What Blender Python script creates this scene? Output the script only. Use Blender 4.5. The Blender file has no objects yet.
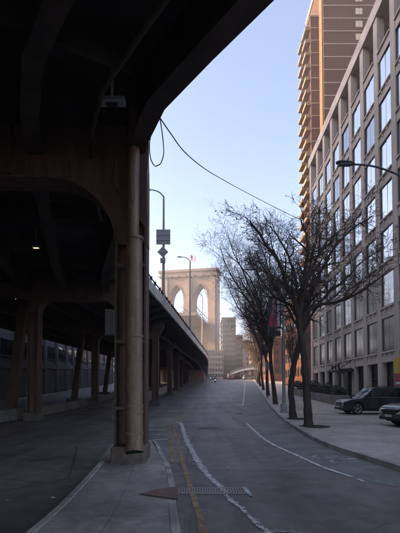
import bpy, bmesh, math, random
from mathutils import Vector, Matrix
R = math.radians
random.seed(7)
scn = bpy.context.scene
COL = scn.collection

# ------------------------------------------------------------------ camera
F, HZ, EYE, PITCH = 400.0, 389.0, 1.8, R(1.8)      # focal in photo pixels, horizon row, eye height
CY = HZ - F * math.tan(PITCH)
cam = bpy.data.objects.new('camera', bpy.data.cameras.new('camera'))
COL.objects.link(cam); scn.camera = cam
cam.location = (0, 0, EYE); cam.rotation_euler = (R(90) + PITCH, 0, 0)
cd = cam.data
cd.sensor_fit = 'VERTICAL'; cd.sensor_height = 24.0; cd.lens = F / 533.333 * 24.0
cd.shift_y = (CY - 266.667) / 533.333
cd.clip_start = 0.05; cd.clip_end = 6000

# ------------------------------------------------------------------ sky and sun
SUN_EL, SUN_AZ = R(21), R(-91)                    # azimuth from +Y towards +X
world = bpy.data.worlds.new('World'); scn.world = world; world.use_nodes = True
wn = world.node_tree.nodes; wl = world.node_tree.links
sky = wn.new('ShaderNodeTexSky'); sky.sky_type = 'NISHITA'; sky.sun_disc = False
sky.sun_elevation = SUN_EL; sky.sun_rotation = SUN_AZ % (2 * math.pi)
sky.altitude = 0; sky.air_density = 0.7; sky.dust_density = 2.5; sky.ozone_density = 3.5
wl.new(sky.outputs[0], wn['Background'].inputs[0]); wn['Background'].inputs[1].default_value = 0.15
sl = bpy.data.lights.new('sun', 'SUN'); so = bpy.data.objects.new('sun', sl); COL.objects.link(so)
sl.energy = 2.0; sl.angle = R(0.6); sl.color = (1.0, 0.70, 0.43)
sdir = Vector((math.sin(SUN_AZ) * math.cos(SUN_EL), math.cos(SUN_AZ) * math.cos(SUN_EL), math.sin(SUN_EL)))
so.rotation_euler = sdir.to_track_quat('Z', 'Y').to_euler(); so.location = sdir * 300
scn.view_settings.view_transform = 'Standard'; scn.view_settings.look = 'None'
scn.view_settings.exposure = 2.3; scn.view_settings.gamma = 1.0
scn.view_settings.use_white_balance = True; scn.view_settings.white_balance_temperature = 8800; scn.view_settings.white_balance_tint = 14   # camera set for shade
try: scn.view_settings.use_curve_mapping = False
except Exception: pass

# ------------------------------------------------------------------ ground profile and pixel rays
def G(y):
    "height of the street: level near the camera, then climbing to a crest"
    def seg(a, b, s0, s1):
        t = min(max(y, a), b) - a; L = b - a
        return s0 * t + (s1 - s0) * t * t / (2 * L)
    return seg(22, 45, 0, .045) + seg(45, 140, .045, .045) + seg(140, 190, .045, 0)
def ray(px, py):
    u = (px - 200) / F; v = -(py - CY) / F
    c, s = math.cos(PITCH), math.sin(PITCH)
    return Vector((u, c - v * s, s + v * c))
def P(px, py, d):
    r = ray(px, py); return Vector((0, 0, EYE)) + r * (d / r.y)
def GP(px, py, h=0.0):
    "point of the street surface (raised by h) seen at a pixel"
    r = ray(px, py); lo, hi = 0.5, 400.0
    f = lambda d: EYE + r.z / r.y * d - G(d) - h
    d = lo
    while d < hi and f(d) > 0: d *= 1.02
    a, b = d / 1.02, d
    for _ in range(30):
        m = (a + b) / 2
        if f(m) > 0: a = m
        else: b = m
    d = (a + b) / 2
    return Vector((r.x / r.y * d, d, G(d) + h))

# ------------------------------------------------------------------ materials
MATS = {}
def mat(name, col, rough=.8, var=.15, scale=3.0, bump=.0, bscale=None, metal=0.0, col2=None, spec=.5, stretch=None, extra=None, detail=6):
    if name in MATS: return MATS[name]
    m = bpy.data.materials.new(name); m.use_nodes = True; MATS[name] = m
    nt = m.node_tree; N = nt.nodes; L = nt.links; b = N['Principled BSDF']
    b.inputs['Roughness'].default_value = rough; b.inputs['Metallic'].default_value = metal
    b.inputs['Specular IOR Level'].default_value = spec
    tc = N.new('ShaderNodeTexCoord'); mp = N.new('ShaderNodeMapping'); L.new(tc.outputs['Object'], mp.inputs[0])
    if stretch: mp.inputs['Scale'].default_value = stretch
    nz = N.new('ShaderNodeTexNoise'); nz.inputs['Scale'].default_value = scale; nz.inputs['Detail'].default_value = detail
    nz.inputs['Roughness'].default_value = .65
    L.new(mp.outputs[0], nz.inputs['Vector'])
    rp = N.new('ShaderNodeValToRGB'); L.new(nz.outputs['Fac'], rp.inputs[0])
    c2 = col2 or tuple(min(1, c * (1 + var)) for c in col); c1 = col if col2 else tuple(c * (1 - var) for c in col)
    rp.color_ramp.elements[0].position = .32; rp.color_ramp.elements[1].position = .68
    rp.color_ramp.elements[0].color = (*c1, 1); rp.color_ramp.elements[1].color = (*c2, 1)
    out = rp.outputs[0]
    if extra: out = extra(nt, tc, out)
    L.new(out, b.inputs['Base Color'])
    if bump:
        n2 = N.new('ShaderNodeTexNoise'); n2.inputs['Scale'].default_value = bscale or scale * 8; n2.inputs['Detail'].default_value = 4
        L.new(tc.outputs['Object'], n2.inputs['Vector'])
        bp = N.new('ShaderNodeBump'); bp.inputs['Strength'].default_value = bump; bp.inputs['Distance'].default_value = .02
        L.new(n2.outputs['Fac'], bp.inputs['Height']); L.new(bp.outputs[0], b.inputs['Normal'])
    return m
def mulnoise(scale, lo, hi, p0=.35, p1=.65, stretch=None, detail=3, kind='noise'):
    "a second, larger pattern multiplied over the base colour"
    def f(nt, tc, out):
        N, L = nt.nodes, nt.links
        mp = N.new('ShaderNodeMapping'); L.new(tc.outputs['Object'], mp.inputs[0])
        if stretch: mp.inputs['Scale'].default_value = stretch
        if kind == 'noise':
            n = N.new('ShaderNodeTexNoise'); n.inputs['Scale'].default_value = scale; n.inputs['Detail'].default_value = detail; src = n.outputs['Fac']
        else:
            n = N.new('ShaderNodeTexVoronoi'); n.feature = 'DISTANCE_TO_EDGE'; n.inputs['Scale'].default_value = scale; src = n.outputs['Distance']
            w = N.new('ShaderNodeTexNoise'); w.inputs['Scale'].default_value = scale * 2.5
            mx = N.new('ShaderNodeMix'); mx.data_type = 'VECTOR'; mx.inputs[0].default_value = .12
            L.new(mp.outputs[0], mx.inputs[4]); L.new(w.outputs['Color'], mx.inputs[5]); L.new(mp.outputs[0], w.inputs['Vector'])
            L.new(mx.outputs[1], n.inputs['Vector'])
        if kind == 'noise': L.new(mp.outputs[0], n.inputs['Vector'])
        r = N.new('ShaderNodeMapRange'); r.inputs[1].default_value = p0; r.inputs[2].default_value = p1
        r.inputs[3].default_value = lo; r.inputs[4].default_value = hi; L.new(src, r.inputs[0])
        m = N.new('ShaderNodeMix'); m.data_type = 'RGBA'; m.blend_type = 'MULTIPLY'; m.inputs[0].default_value = 1
        L.new(out, m.inputs[6]); L.new(r.outputs[0], m.inputs[7]); return m.outputs[2]
    return f
def chain(*fs):
    def f(nt, tc, out):
        for g in fs: out = g(nt, tc, out)
        return out
    return f
def courses(bw, rh, mortar, tone, msize=.015, axis='XZ'):
    "fine joints of far masonry, too small to tell apart"
    def f(nt, tc, out):
        N, L = nt.nodes, nt.links
        sp = N.new('ShaderNodeSeparateXYZ'); L.new(tc.outputs['Object'], sp.inputs[0])
        ad = N.new('ShaderNodeMath'); ad.operation = 'ADD'; L.new(sp.outputs[0], ad.inputs[0]); L.new(sp.outputs[1], ad.inputs[1])
        cb = N.new('ShaderNodeCombineXYZ'); L.new(ad.outputs[0], cb.inputs[0]); L.new(sp.outputs[2], cb.inputs[1])
        br = N.new('ShaderNodeTexBrick'); br.inputs['Scale'].default_value = 1; br.inputs['Brick Width'].default_value = bw
        br.inputs['Row Height'].default_value = rh; br.inputs['Mortar Size'].default_value = msize
        br.inputs['Color1'].default_value = (1, 1, 1, 1); br.inputs['Color2'].default_value = (tone, tone, tone, 1); br.inputs['Mortar'].default_value = (mortar,) * 3 + (1,)
        L.new(cb.outputs[0], br.inputs['Vector'])
        m = N.new('ShaderNodeMix'); m.data_type = 'RGBA'; m.blend_type = 'MULTIPLY'; m.inputs[0].default_value = 1
        L.new(out, m.inputs[6]); L.new(br.outputs['Color'], m.inputs[7]); return m.outputs[2]
    return f

asphalt = mat('asphalt', (.205, .174, .160), .55, .38, 55, .45, 140, extra=chain(mulnoise(.30, .70, 1.22), mulnoise(1.0, .72, 1.18, stretch=(1.3, .07, 1)), mulnoise(2.6, .80, 1.12), mulnoise(.9, .62, 1, .30, .42), mulnoise(.22, .42, 1, .0, .007, kind='cracks'), mulnoise(.55, .62, 1, .0, .006, kind='cracks'), mulnoise(110, .62, 1.32), mulnoise(.5, .66, 1, .28, .40, stretch=(1.6, .5, 1))))
asphalt_old = mat('asphalt_old', (.12, .105, .10), .88, .3, 40, .35, 120, extra=mulnoise(.5, .7, 1.25))
asphalt_patch = mat('asphalt_patch', (.125, .108, .102), .85, .25, 45, .3, 130, extra=mulnoise(1.2, .8, 1.2))
walkm = mat('sidewalk_concrete', (.455, .385, .350), .70, .10, 14, .2, 90, extra=chain(mulnoise(.45, .72, 1.15), mulnoise(3.5, .86, 1.08)))
islandm = mat('island_concrete', (.42, .355, .325), .80, .12, 14, .2, 90, extra=chain(mulnoise(.8, .68, 1.15), mulnoise(5, .84, 1.1)))
kerbm = mat('kerb_granite', (.42, .37, .345), .8, .2, 20, .3, 80, extra=mulnoise(1.3, .6, 1.15))
bikem = mat('bike_lane_paint', (.180, .182, .168), .62, .25, 30, .3, 110, extra=chain(mulnoise(.8, .65, 1.2), mulnoise(6, .85, 1.1)))
whitep = mat('white_road_paint', (.78, .74, .70), .75, .35, 18, .2, 90, extra=mulnoise(7, .45, 1.1))
fadep = mat('faded_white_paint', (.27, .265, .265), .8, .45, 14, .2, 90)
yellowp = mat('yellow_road_paint', (.44, .27, .14), .75, .3, 16, .2, 90, extra=mulnoise(5, .5, 1.1))
steel = mat('brown_painted_steel', (.120, .060, .045), .58, .22, 2.4, .12, 30, col2=(.155, .080, .060), extra=chain(mulnoise(14, .86, 1.06), mulnoise(1.4, .74, 1.10, stretch=(3, 3, .25)), mulnoise(4, .55, 1, .30, .40, stretch=(2, 2, .4))))
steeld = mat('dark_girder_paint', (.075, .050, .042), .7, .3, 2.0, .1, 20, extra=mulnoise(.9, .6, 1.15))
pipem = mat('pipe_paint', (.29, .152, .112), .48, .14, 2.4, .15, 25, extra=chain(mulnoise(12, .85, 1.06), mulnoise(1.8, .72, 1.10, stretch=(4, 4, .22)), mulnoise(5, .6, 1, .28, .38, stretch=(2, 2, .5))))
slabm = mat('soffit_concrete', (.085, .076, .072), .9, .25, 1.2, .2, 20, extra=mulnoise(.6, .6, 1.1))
fascia = mat('pale_fascia_concrete', (.86, .81, .74), .8, .10, 3, .1, 40, extra=mulnoise(1.1, .8, 1.08, stretch=(1, 1, .25)))
conc = mat('weathered_concrete', (.24, .205, .185), .85, .15, 4, .2, 60, extra=chain(mulnoise(.7, .7, 1.12), mulnoise(2.5, .85, 1.06, stretch=(3, 3, .3))))
footm = mat('dark_footing', (.15, .125, .11), .9, .25, 4, .2, 40, extra=mulnoise(1.5, .6, 1.1))  # darker concrete tone used for the footings
facadem = mat('facade_concrete', (.57, .475, .425), .85, .07, 6, .15, 60, extra=chain(mulnoise(.30, .84, 1.08), mulnoise(1.6, .86, 1.06, stretch=(4, 4, .18))))
facadel = mat('facade_sill_concrete', (.62, .52, .465), .8, .08, 8, .1, 60, extra=mulnoise(.8, .8, 1.1))
framem = mat('dark_bronze_frame', (.035, .030, .028), .45, .2, 8)
blackm = mat('black_rubber_and_shade', (.012, .012, .013), .75, .2, 10)
dark_fill = mat('dark_doorway_and_shade', (.020, .018, .018), .5, .2, 3)
galv = mat('galvanised_steel', (.33, .33, .34), .5, .12, 6, metal=.35)
signback = mat('sign_back_aluminium', (.27, .245, .255), .55, .1, 5, metal=.2)
barkm = mat('bark', (.062, .043, .035), .92, .35, 9, .7, 40, stretch=(1, 1, .25))
twigm = mat('twig_bark', (.085, .055, .044), .9, .3, 9)
leafm = mat('dry_leaf', (.16, .085, .040), .8, .4, 5)
hedgem = mat('hedge_leaf', (.045, .060, .026), .6, .5, 4)
soilm = mat('soil', (.035, .028, .022), .95, .4, 12, .5, 60)
granite = mat('bridge_granite', (.29, .205, .175), .85, .12, .5, extra=chain(mulnoise(.06, .75, 1.12), courses(2.6, .95, .72, .84, .06)))
granited = mat('bridge_granite_trim', (.19, .145, .125), .85, .12, .6, extra=mulnoise(.1, .8, 1.1))
brownbrick = mat('brown_brick', (.080, .030, .016), .9, .10, 3, extra=chain(mulnoise(.10, .80, 1.14), mulnoise(1.2, .86, 1.08, stretch=(1, 1, 5)), courses(.42, .16, .80, .86, .012)))
bandm = mat('pale_slab_band', (.27, .19, .155), .8, .10, 2, extra=mulnoise(.5, .8, 1.1))
balcm = mat('balcony_concrete', (.23, .155, .105), .8, .14, 2, extra=mulnoise(.8, .75, 1.1))
redbrick = mat('red_brick', (.15, .058, .038), .9, .14, 3, extra=chain(mulnoise(.2, .75, 1.15), courses(.42, .16, .85, .85, .012)))
beigem = mat('beige_masonry', (.25, .195, .165), .85, .12, 1, extra=chain(mulnoise(.12, .8, 1.1), courses(1.2, .5, .85, .9, .03)))
greymas = mat('grey_masonry', (.115, .105, .10), .85, .12, 1, extra=mulnoise(.15, .8, 1.1))
paneldk = mat('grey_wall_panel', (.085, .085, .088), .7, .15, 1.5, .1, 20, extra=mulnoise(.6, .7, 1.1))
rust = mat('rusty_plate', (.20, .115, .085), .85, .4, 9, .4, 60, col2=(.29, .18, .14))
grated = mat('worn_grate', (.26, .235, .22), .5, .25, 12, .2, 60, metal=.3)
castiron = mat('cast_iron', (.055, .048, .046), .6, .3, 12, .2, 60)
cablem = mat('black_cable', (.012, .012, .013), .6, .1, 5)
litter = mat('paper_litter', (.55, .54, .52), .8, .15, 20)
def glassmat(name, col, rough=.04, metal=.0, wav=.02, spec=.5, ws=1.1):
    m = mat(name, col, rough, .06, .4, metal=metal, spec=spec)
    nt = m.node_tree; N = nt.nodes; L = nt.links; b = N['Principled BSDF']
    tc = N['Texture Coordinate'] if 'Texture Coordinate' in N else N.new('ShaderNodeTexCoord')
    g = N.new('ShaderNodeNewGeometry')
    n = N.new('ShaderNodeTexNoise'); n.inputs['Scale'].default_value = ws; n.inputs['Detail'].default_value = 1
    L.new(g.outputs['Position'], n.inputs['Vector'])
    bp = N.new('ShaderNodeBump'); bp.inputs['Strength'].default_value = wav; bp.inputs['Distance'].default_value = 1
    L.new(n.outputs['Fac'], bp.inputs['Height']); L.new(bp.outputs[0], b.inputs['Normal'])
    return m
coated = glassmat('reflective_glazing', (.70, .72, .74), .10, .93, .006)
winglass = glassmat('window_glass', (.03, .032, .036), .04, 0, .02, 1.0)
carglass = glassmat('car_glass', (.012, .013, .015), .03, 0, 0, .9)
def emis(name, col, s):
    m = bpy.data.materials.new(name); m.use_nodes = True
    b = m.node_tree.nodes['Principled BSDF']; b.inputs['Base Color'].default_value = (*col, 1)
    b.inputs['Emission Color'].default_value = (*col, 1); b.inputs['Emission Strength'].default_value = s
    return m
lampglow = emis('lit_lamp', (1, .93, .82), .18)
headglow = emis('lit_headlight', (1, .95, .85), .8)

# ------------------------------------------------------------------ mesh helpers
class MB:
    def __init__(s): s.v, s.f, s.mi = [], [], []
    def add(s, vs, fs, mi=0):
        o = len(s.v); s.v += [tuple(p) for p in vs]; s.f += [tuple(i + o for i in f) for f in fs]; s.mi += [mi] * len(fs); return s
    def box(s, x0, x1, y0, y1, z0, z1, mi=0):
        if x0 > x1: x0, x1 = x1, x0
        if y0 > y1: y0, y1 = y1, y0
        if z0 > z1: z0, z1 = z1, z0
        return s.add([(x0,y0,z0),(x1,y0,z0),(x1,y1,z0),(x0,y1,z0),(x0,y0,z1),(x1,y0,z1),(x1,y1,z1),(x0,y1,z1)],
                     [(0,3,2,1),(4,5,6,7),(0,1,5,4),(1,2,6,5),(2,3,7,6),(3,0,4,7)], mi)
    def bar(s, a, b, w, h, up=(0,0,1), mi=0):
        a, b = Vector(a), Vector(b); d = (b - a).normalized(); u = Vector(up)
        x = d.cross(u)
        if x.length < 1e-4: x = d.cross(Vector((1, 0, 0)))
        x.normalize(); z = x.cross(d).normalized(); x *= w / 2; z *= h / 2
        return s.add([a-x-z, a+x-z, a+x+z, a-x+z, b-x-z, b+x-z, b+x+z, b-x+z],
                     [(3,2,1,0),(4,5,6,7),(0,1,5,4),(1,2,6,5),(2,3,7,6),(3,0,4,7)], mi)
    def prism(s, poly, axis, a, b, mi=0):
        "polygon given in the other two axes, extruded along axis from a to b"
        def mk(p, t):
            return {'x': (t, p[0], p[1]), 'y': (p[0], t, p[1]), 'z': (p[0], p[1], t)}[axis]
        n = len(poly); vs = [mk(p, a) for p in poly] + [mk(p, b) for p in poly]
        return s.add(vs, [tuple(range(n)), tuple(range(2*n-1, n-1, -1))] + [(i, i+n, (i+1)%n+n, (i+1)%n) for i in range(n)], mi)
    def tube(s, pts, rad, n=8, cap=True, mi=0):
        pts = [Vector(p) for p in pts]; k = len(pts)
        if not hasattr(rad, '__len__'): rad = [rad] * k
        o = len(s.v); ref = Vector((0.31, 0.17, 1)).normalized()
        for i in range(k):
            d = (pts[min(i+1, k-1)] - pts[max(i-1, 0)]).normalized()
            if abs(d.dot(ref)) > .97: ref = Vector((1, .2, .1)).normalized()
            a = d.cross(ref).normalized(); b = d.cross(a)
            for j in range(n):
                t = 2 * math.pi * j / n
                p = pts[i] + (a * math.cos(t) + b * math.sin(t)) * rad[i]; s.v.append((p.x, p.y, p.z))
        for i in range(k - 1):
            for j in range(n):
                s.f.append((o+i*n+j, o+i*n+(j+1)%n, o+(i+1)*n+(j+1)%n, o+(i+1)*n+j)); s.mi.append(mi)
        if cap:
            s.f.append(tuple(o+j for j in range(n))); s.f.append(tuple(o+(k-1)*n+j for j in range(n-1, -1, -1))); s.mi += [mi, mi]
        return s
    def loft(s, rings, closed=True, cap=True, mi=0):
        n = len(rings[0]); o = len(s.v)
        for r in rings: s.v += [tuple(p) for p in r]
        for i in range(len(rings)-1):
            for j in range(n if closed else n-1):
                s.f.append((o+i*n+j, o+i*n+(j+1)%n, o+(i+1)*n+(j+1)%n, o+(i+1)*n+j)); s.mi.append(mi)
        if cap and closed:
            s.f.append(tuple(o+j for j in range(n-1, -1, -1))); s.f.append(tuple(o+(len(rings)-1)*n+j for j in range(n))); s.mi += [mi, mi]
        return s
    def mesh(s, name, mats, smooth=False, fix=True):
        me = bpy.data.meshes.new(name); me.from_pydata(s.v, [], s.f)
        mats = mats if isinstance(mats, (list, tuple)) else [mats]
        for m in mats: me.materials.append(m)
        if len(mats) > 1: me.polygons.foreach_set('material_index', s.mi)
        if fix:
            bm = bmesh.new(); bm.from_mesh(me); bmesh.ops.recalc_face_normals(bm, faces=bm.faces); bm.to_mesh(me); bm.free()
        if smooth:
            me.polygons.foreach_set('use_smooth', [True] * len(me.polygons))
            try: me.set_sharp_from_angle(angle=R(38))
            except Exception: pass
        me.update(); return me
    def build(s, name, mats, parent=None, smooth=False, local=False, bevel=0, fix=True):
        o = bpy.data.objects.new(name, s.mesh(name, mats, smooth, fix)); COL.objects.link(o)
        if parent: attach(o, parent, local)
        if bevel:
            b = o.modifiers.new('bevel', 'BEVEL'); b.width = bevel; b.segments = 2; b.limit_method = 'ANGLE'; b.angle_limit = R(40)
        return o
def attach(o, parent, local=False):
    o.parent = parent
    if not local and parent.type == 'EMPTY':
        o.matrix_parent_inverse = (Matrix.Translation(parent.location) @ Matrix.Rotation(parent.rotation_euler.z, 4, 'Z')).inverted()
def inst(name, me, parent, loc, rz=0, local=False):
    o = bpy.data.objects.new(name, me); COL.objects.link(o); o.location = loc; o.rotation_euler = (0, 0, rz); attach(o, parent, local); return o
def tag(o, label=None, cat=None, group=None, kind=None):
    for k, v in (('label', label), ('category', cat), ('group', group), ('kind', kind)):
        if v: o[k] = v
    return o
def thing(name, label, cat, loc=(0, 0, 0), rz=0, group=None):
    o = bpy.data.objects.new(name, None); COL.objects.link(o); o.empty_display_size = .3
    o.location = loc; o.rotation_euler = (0, 0, rz); return tag(o, label, cat, group)
def copy_tree(o, parent=None):
    c = o.copy(); COL.objects.link(c)
    if parent: c.parent = parent
    for ch in o.children: copy_tree(ch, c)
    return c
def smooth_path(pts, step):
    "Catmull-Rom through points, resampled about every step metres"
    pts = [Vector(p) for p in pts]; out = []
    for i in range(len(pts) - 1):
        p0, p1, p2, p3 = pts[max(i-1, 0)], pts[i], pts[i+1], pts[min(i+2, len(pts)-1)]
        n = max(1, int((p2 - p1).length / step))
        for k in range(n):
            t = k / n
            out.append(.5 * ((2*p1) + (p2-p0)*t + (2*p0-5*p1+4*p2-p3)*t*t + (3*p1-p0-3*p2+p3)*t**3))
    out.append(pts[-1]); return out
def normals(path):
    "unit normals pointing to the left of travel, in plan"
    ns = []
    for i in range(len(path)):
        d = path[min(i+1, len(path)-1)] - path[max(i-1, 0)]; d.z = 0; d.normalize(); ns.append(Vector((-d.y, d.x, 0)))
    return ns
def strip(path, w, h, jit=0, rng=random):
    "flat ribbon lying on the street"
    ns = normals(path); vs = []; fs = []
    for i, (p, n) in enumerate(zip(path, ns)):
        wi = w[i] if hasattr(w, '__len__') else w
        a = p + n * (wi/2 + rng.uniform(-jit, jit)); b = p - n * (wi/2 + rng.uniform(-jit, jit))
        vs += [(a.x, a.y, G(a.y)+h), (b.x, b.y, G(b.y)+h)]
    for i in range(len(path)-1): fs.append((2*i, 2*i+1, 2*i+3, 2*i+2))
    return MB().add(vs, fs)
def sheet(poly, h):
    return MB().add([(p[0], p[1], G(p[1]) + h) for p in poly], [tuple(range(len(poly)))])

# ------------------------------------------------------------------ ground, road, pavements
YS = [-60, -20, 0, 10, 20, 22] + [22 + 1.5*i for i in range(1, 17)] + [50, 60, 80, 100, 120, 140] + [140 + 5*i for i in range(1, 11)] + [250, 400, 900, 3000]
def ground_sheet(xl, xr, y0, y1, dz):
    ys = sorted({y0, y1} | {y for y in YS if y0 < y < y1}); vs = []; fs = []
    for i, y in enumerate(ys):
        vs += [(xl(y), y, G(y)+dz), (xr(y), y, G(y)+dz)]
        if i: fs.append((2*i-2, 2*i-1, 2*i+1, 2*i))
    return MB().add(vs, fs)
tag(ground_sheet(lambda y: -1500, lambda y: 1500, -60, 3000, -.03).build('ground', asphalt_old), kind='structure')
road = tag(ground_sheet(lambda y: -23, lambda y: 50, -30, 230, 0).build('road', asphalt), kind='structure')

kpx = [(400, 472.5), (370, 462.5), (340, 452.5), (310, 439), (285, 422.5), (270, 407.5)]
kerb_pts = [Vector((9.5, 1.5, 0)), Vector((6.2, 5.6, 0))] + [GP(*p) for p in kpx]
last = kerb_pts[-1]
for d in (50, 67, 82, 98, 120, 150): kerb_pts.append(Vector((6.45 + .119 * (d - 37.5), d, G(d))))
kerb = smooth_path(kerb_pts, 1.0)
kx = lambda y: min(kerb, key=lambda p: abs(p.y - y)).x
# raised right-hand pavement
KH = .13
vs, fs = [], []
for i, p in enumerate(kerb):
    vs += [(p.x + .15, p.y, G(p.y) + KH), (45, p.y, G(p.y) + KH)]
    if i: fs.append((2*i-2, 2*i-1, 2*i+1, 2*i))
sidewalk = tag(MB().add(vs, fs).build('sidewalk', walkm), kind='structure')
def kerb_stones(path, parent, hw=.16, h=KH, every=2, far=70, km=None):
    "each kerb stone its own block with an open joint"
    ns = normals(path); i = 0; rest = MB()
    while i < len(path) - 1:
        j = min(i + every, len(path) - 1); pts = path[i:j+1]; nn = ns[i:j+1]
        rings = []
        jit = random.uniform(-.006, .006)
        for q, (p, n) in enumerate(zip(pts, nn)):
            d = Vector((n.y, -n.x, 0)); p = p + d * (.008 if q == 0 else (-.008 if q == len(pts)-1 else 0))
            z = G(p.y); a = p + n * .0; b = p - n * hw
            rings.append([(a.x, a.y, z-.05), (a.x - n.x*.012, a.y - n.y*.012, z+h+.004+jit), (b.x, b.y, z+h+.012+jit), (b.x, b.y, z-.05)])
        if path[i].y < far:
            MB().loft(rings).build('kerb_stone', km or kerbm, parent, bevel=.012)
        else: rest.loft(rings)
        i = j
    if rest.v: tag(rest.build('kerb_run', kerbm, parent), kind='stuff')
kerb_stones(kerb, sidewalk)

# traffic island with the viaduct column
IH = .12
isl_px = [(98, 463), (101, 456), (120, 440.5), (153.7, 440.5), (163, 453), (169.5, 463), (173.5, 476), (176, 487), (176, 499), (177, 506), (182, 533)]
ipts = [GP(*p, h=IH) for p in isl_px]
near_l = GP(24, 533, IH)
isl = [Vector((-2.6, 2.0, 0)), near_l] + ipts + [Vector((-.05, 2.0, 0))]
def pull(poly, k):   # island surface inside its kerb
    c = sum(poly, Vector()) / len(poly); out = []
    n = len(poly)
    for i in range(n):
        d1 = (poly[i]-poly[i-1]); d2 = (poly[(i+1)%n]-poly[i]); d1.z = d2.z = 0
        n1 = Vector((-d1.y, d1.x, 0)).normalized(); n2 = Vector((-d2.y, d2.x, 0)).normalized(); m = (n1+n2).normalized()
        s = -1 if m.dot(c - poly[i]) < 0 else 1
        out.append(poly[i] + m * k * s)
    return out
inner = pull(isl, .10)
island = tag(sheet(inner, IH).build('traffic_island', islandm), kind='structure')
# paving flags laid on the island, cut to its outline by rows
def isl_range(y):
    xs = []
    n = len(inner)
    for i in range(n):
        a, b = inner[i], inner[(i+1) % n]
        if (a.y - y) * (b.y - y) < 0: xs.append(a.x + (b.x-a.x) * (y-a.y)/(b.y-a.y))
    return (min(xs), max(xs)) if len(xs) >= 2 else None
y = 2.3
while y < 12.2:
    y2 = y + 1.5; a, b = isl_range(y + .01), isl_range(min(y2, 12.8) - .01)
    if a and b:
        cuts = [0, .5, 1]
        for c0, c1 in zip(cuts, cuts[1:]):
            g = .009
            q = [(a[0]+(a[1]-a[0])*c0+g+.03, y+g), (a[0]+(a[1]-a[0])*c1-g-.03*(c1==1), y+g), (b[0]+(b[1]-b[0])*c1-g-.03*(c1==1), y2-g), (b[0]+(b[1]-b[0])*c0+g+.03, y2-g)]
            MB().prism(q, 'z', IH-.03, IH+.007+random.uniform(-.002, .002)).build('paving_flag', islandm, island)
    y = y2
iloop = smooth_path(isl, .6)
kerb_stones(iloop, island, hw=.13, h=IH, every=2, km=mat('worn_kerb', (.52, .46, .425), .85, .2, 20, .3, 80, extra=mulnoise(1.5, .55, 1.2)))

# bike lane surface
bl_px = [(246.5, 423.5), (265, 440), (295, 455), (325, 468.5), (352, 477.5)]
line_near = smooth_path([GP(*p) for p in bl_px], .5)
line_far = smooth_path([GP(242.5, 406)] + [Vector((4.1 + .116*(d-38), d, 0)) for d in (45, 60, 80, 98, 125)], 1.5)
vs, fs = [], []
allp = [GP(395, 487)] + list(reversed(line_near)) + [Vector((3.1, 30, 0))] + line_far
allp = sorted(allp, key=lambda p: p.y)
for i, p in enumerate(allp):
    kxx = kx(p.y)
    vs += [(p.x, p.y, G(p.y)+.004), (kxx - .02, p.y, G(p.y)+.004)]
    if i: fs.append((2*i-2, 2*i-1, 2*i+1, 2*i))
tag(MB().add(vs, fs).build('bike_lane', bikem), kind='structure')
wornp = mat('worn_white_paint', (.48, .45, .43), .75, .3, 16, .2, 90, extra=mulnoise(6, .6, 1.1))
def marking(name, mb, m, label, group=None):
    return tag(mb.build(name, m), label, 'road marking', group)
marking('lane_line', strip(line_near, .10, .009, .008), whitep, 'white line curving out along the near bike lane towards the cars', 'bike lane lines')
marking('lane_line', strip(smooth_path([GP(357, 479.5), GP(364, 482)], .2), .09, .009, .006), whitep, 'short white dash past the near end of the bike lane line', 'bike lane lines')
marking('lane_line', strip(line_far, .12, .009, .008), whitep, 'white bike lane line running straight up the hill', 'bike lane lines')
marking('stop_line', strip([GP(240, 405.6), GP(250, 405.6), GP(262, 405.6), GP(270, 405.8)], .22, .0085, .01), fadep, 'thin white line across the bike lane by the lamp post')
# bicycle stencil
def stencil():
    m = MB(); c = GP(334, 459); ax = (GP(352, 463) - GP(316, 455)); ax.z = 0; ax.normalize(); ay = Vector((-ax.y, ax.x, 0))
    pt = lambda x, y: c + ax * x + ay * y
    def ring(cx, cy, r):
        vs, fs = [], []
        for k in range(20):
            t = 2*math.pi*k/20
            for rr in (r, r*.76):
                q = pt(cx + rr*math.cos(t), cy + rr*math.sin(t) * 1.7); vs.append((q.x, q.y, .0095))
        for k in range(20):
            if k % 7 != 3: fs.append((2*k, 2*k+1, (2*k+3) % 40, (2*k+2) % 40))
        m.add(vs, fs)
    ring(-.33, 0, .24); ring(.33, 0, .24)
    def ln(a, b, w=.05):
        a, b = pt(*a), pt(*b); d = (b-a).normalized(); n = Vector((-d.y, d.x, 0)) * w/2
        m.add([(q.x, q.y, .0102) for q in (a-n, a+n, b+n, b-n)], [(0, 1, 2, 3)])
    ln((-.33, 0), (-.10, .50)); ln((-.10, .50), (.25, .5)); ln((.33, 0), (.22, .62)); ln((-.05, .02), (.24, .48)); ln((-.30, -.02), (-.06, -.02)); ln((-.18, .56), (-.02, .56)); ln((.16, .64), (.30, .64))
    return m
tag(stencil().build('bike_symbol', wornp), 'faded white bicycle symbol painted in the bike lane', 'road marking')
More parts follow.
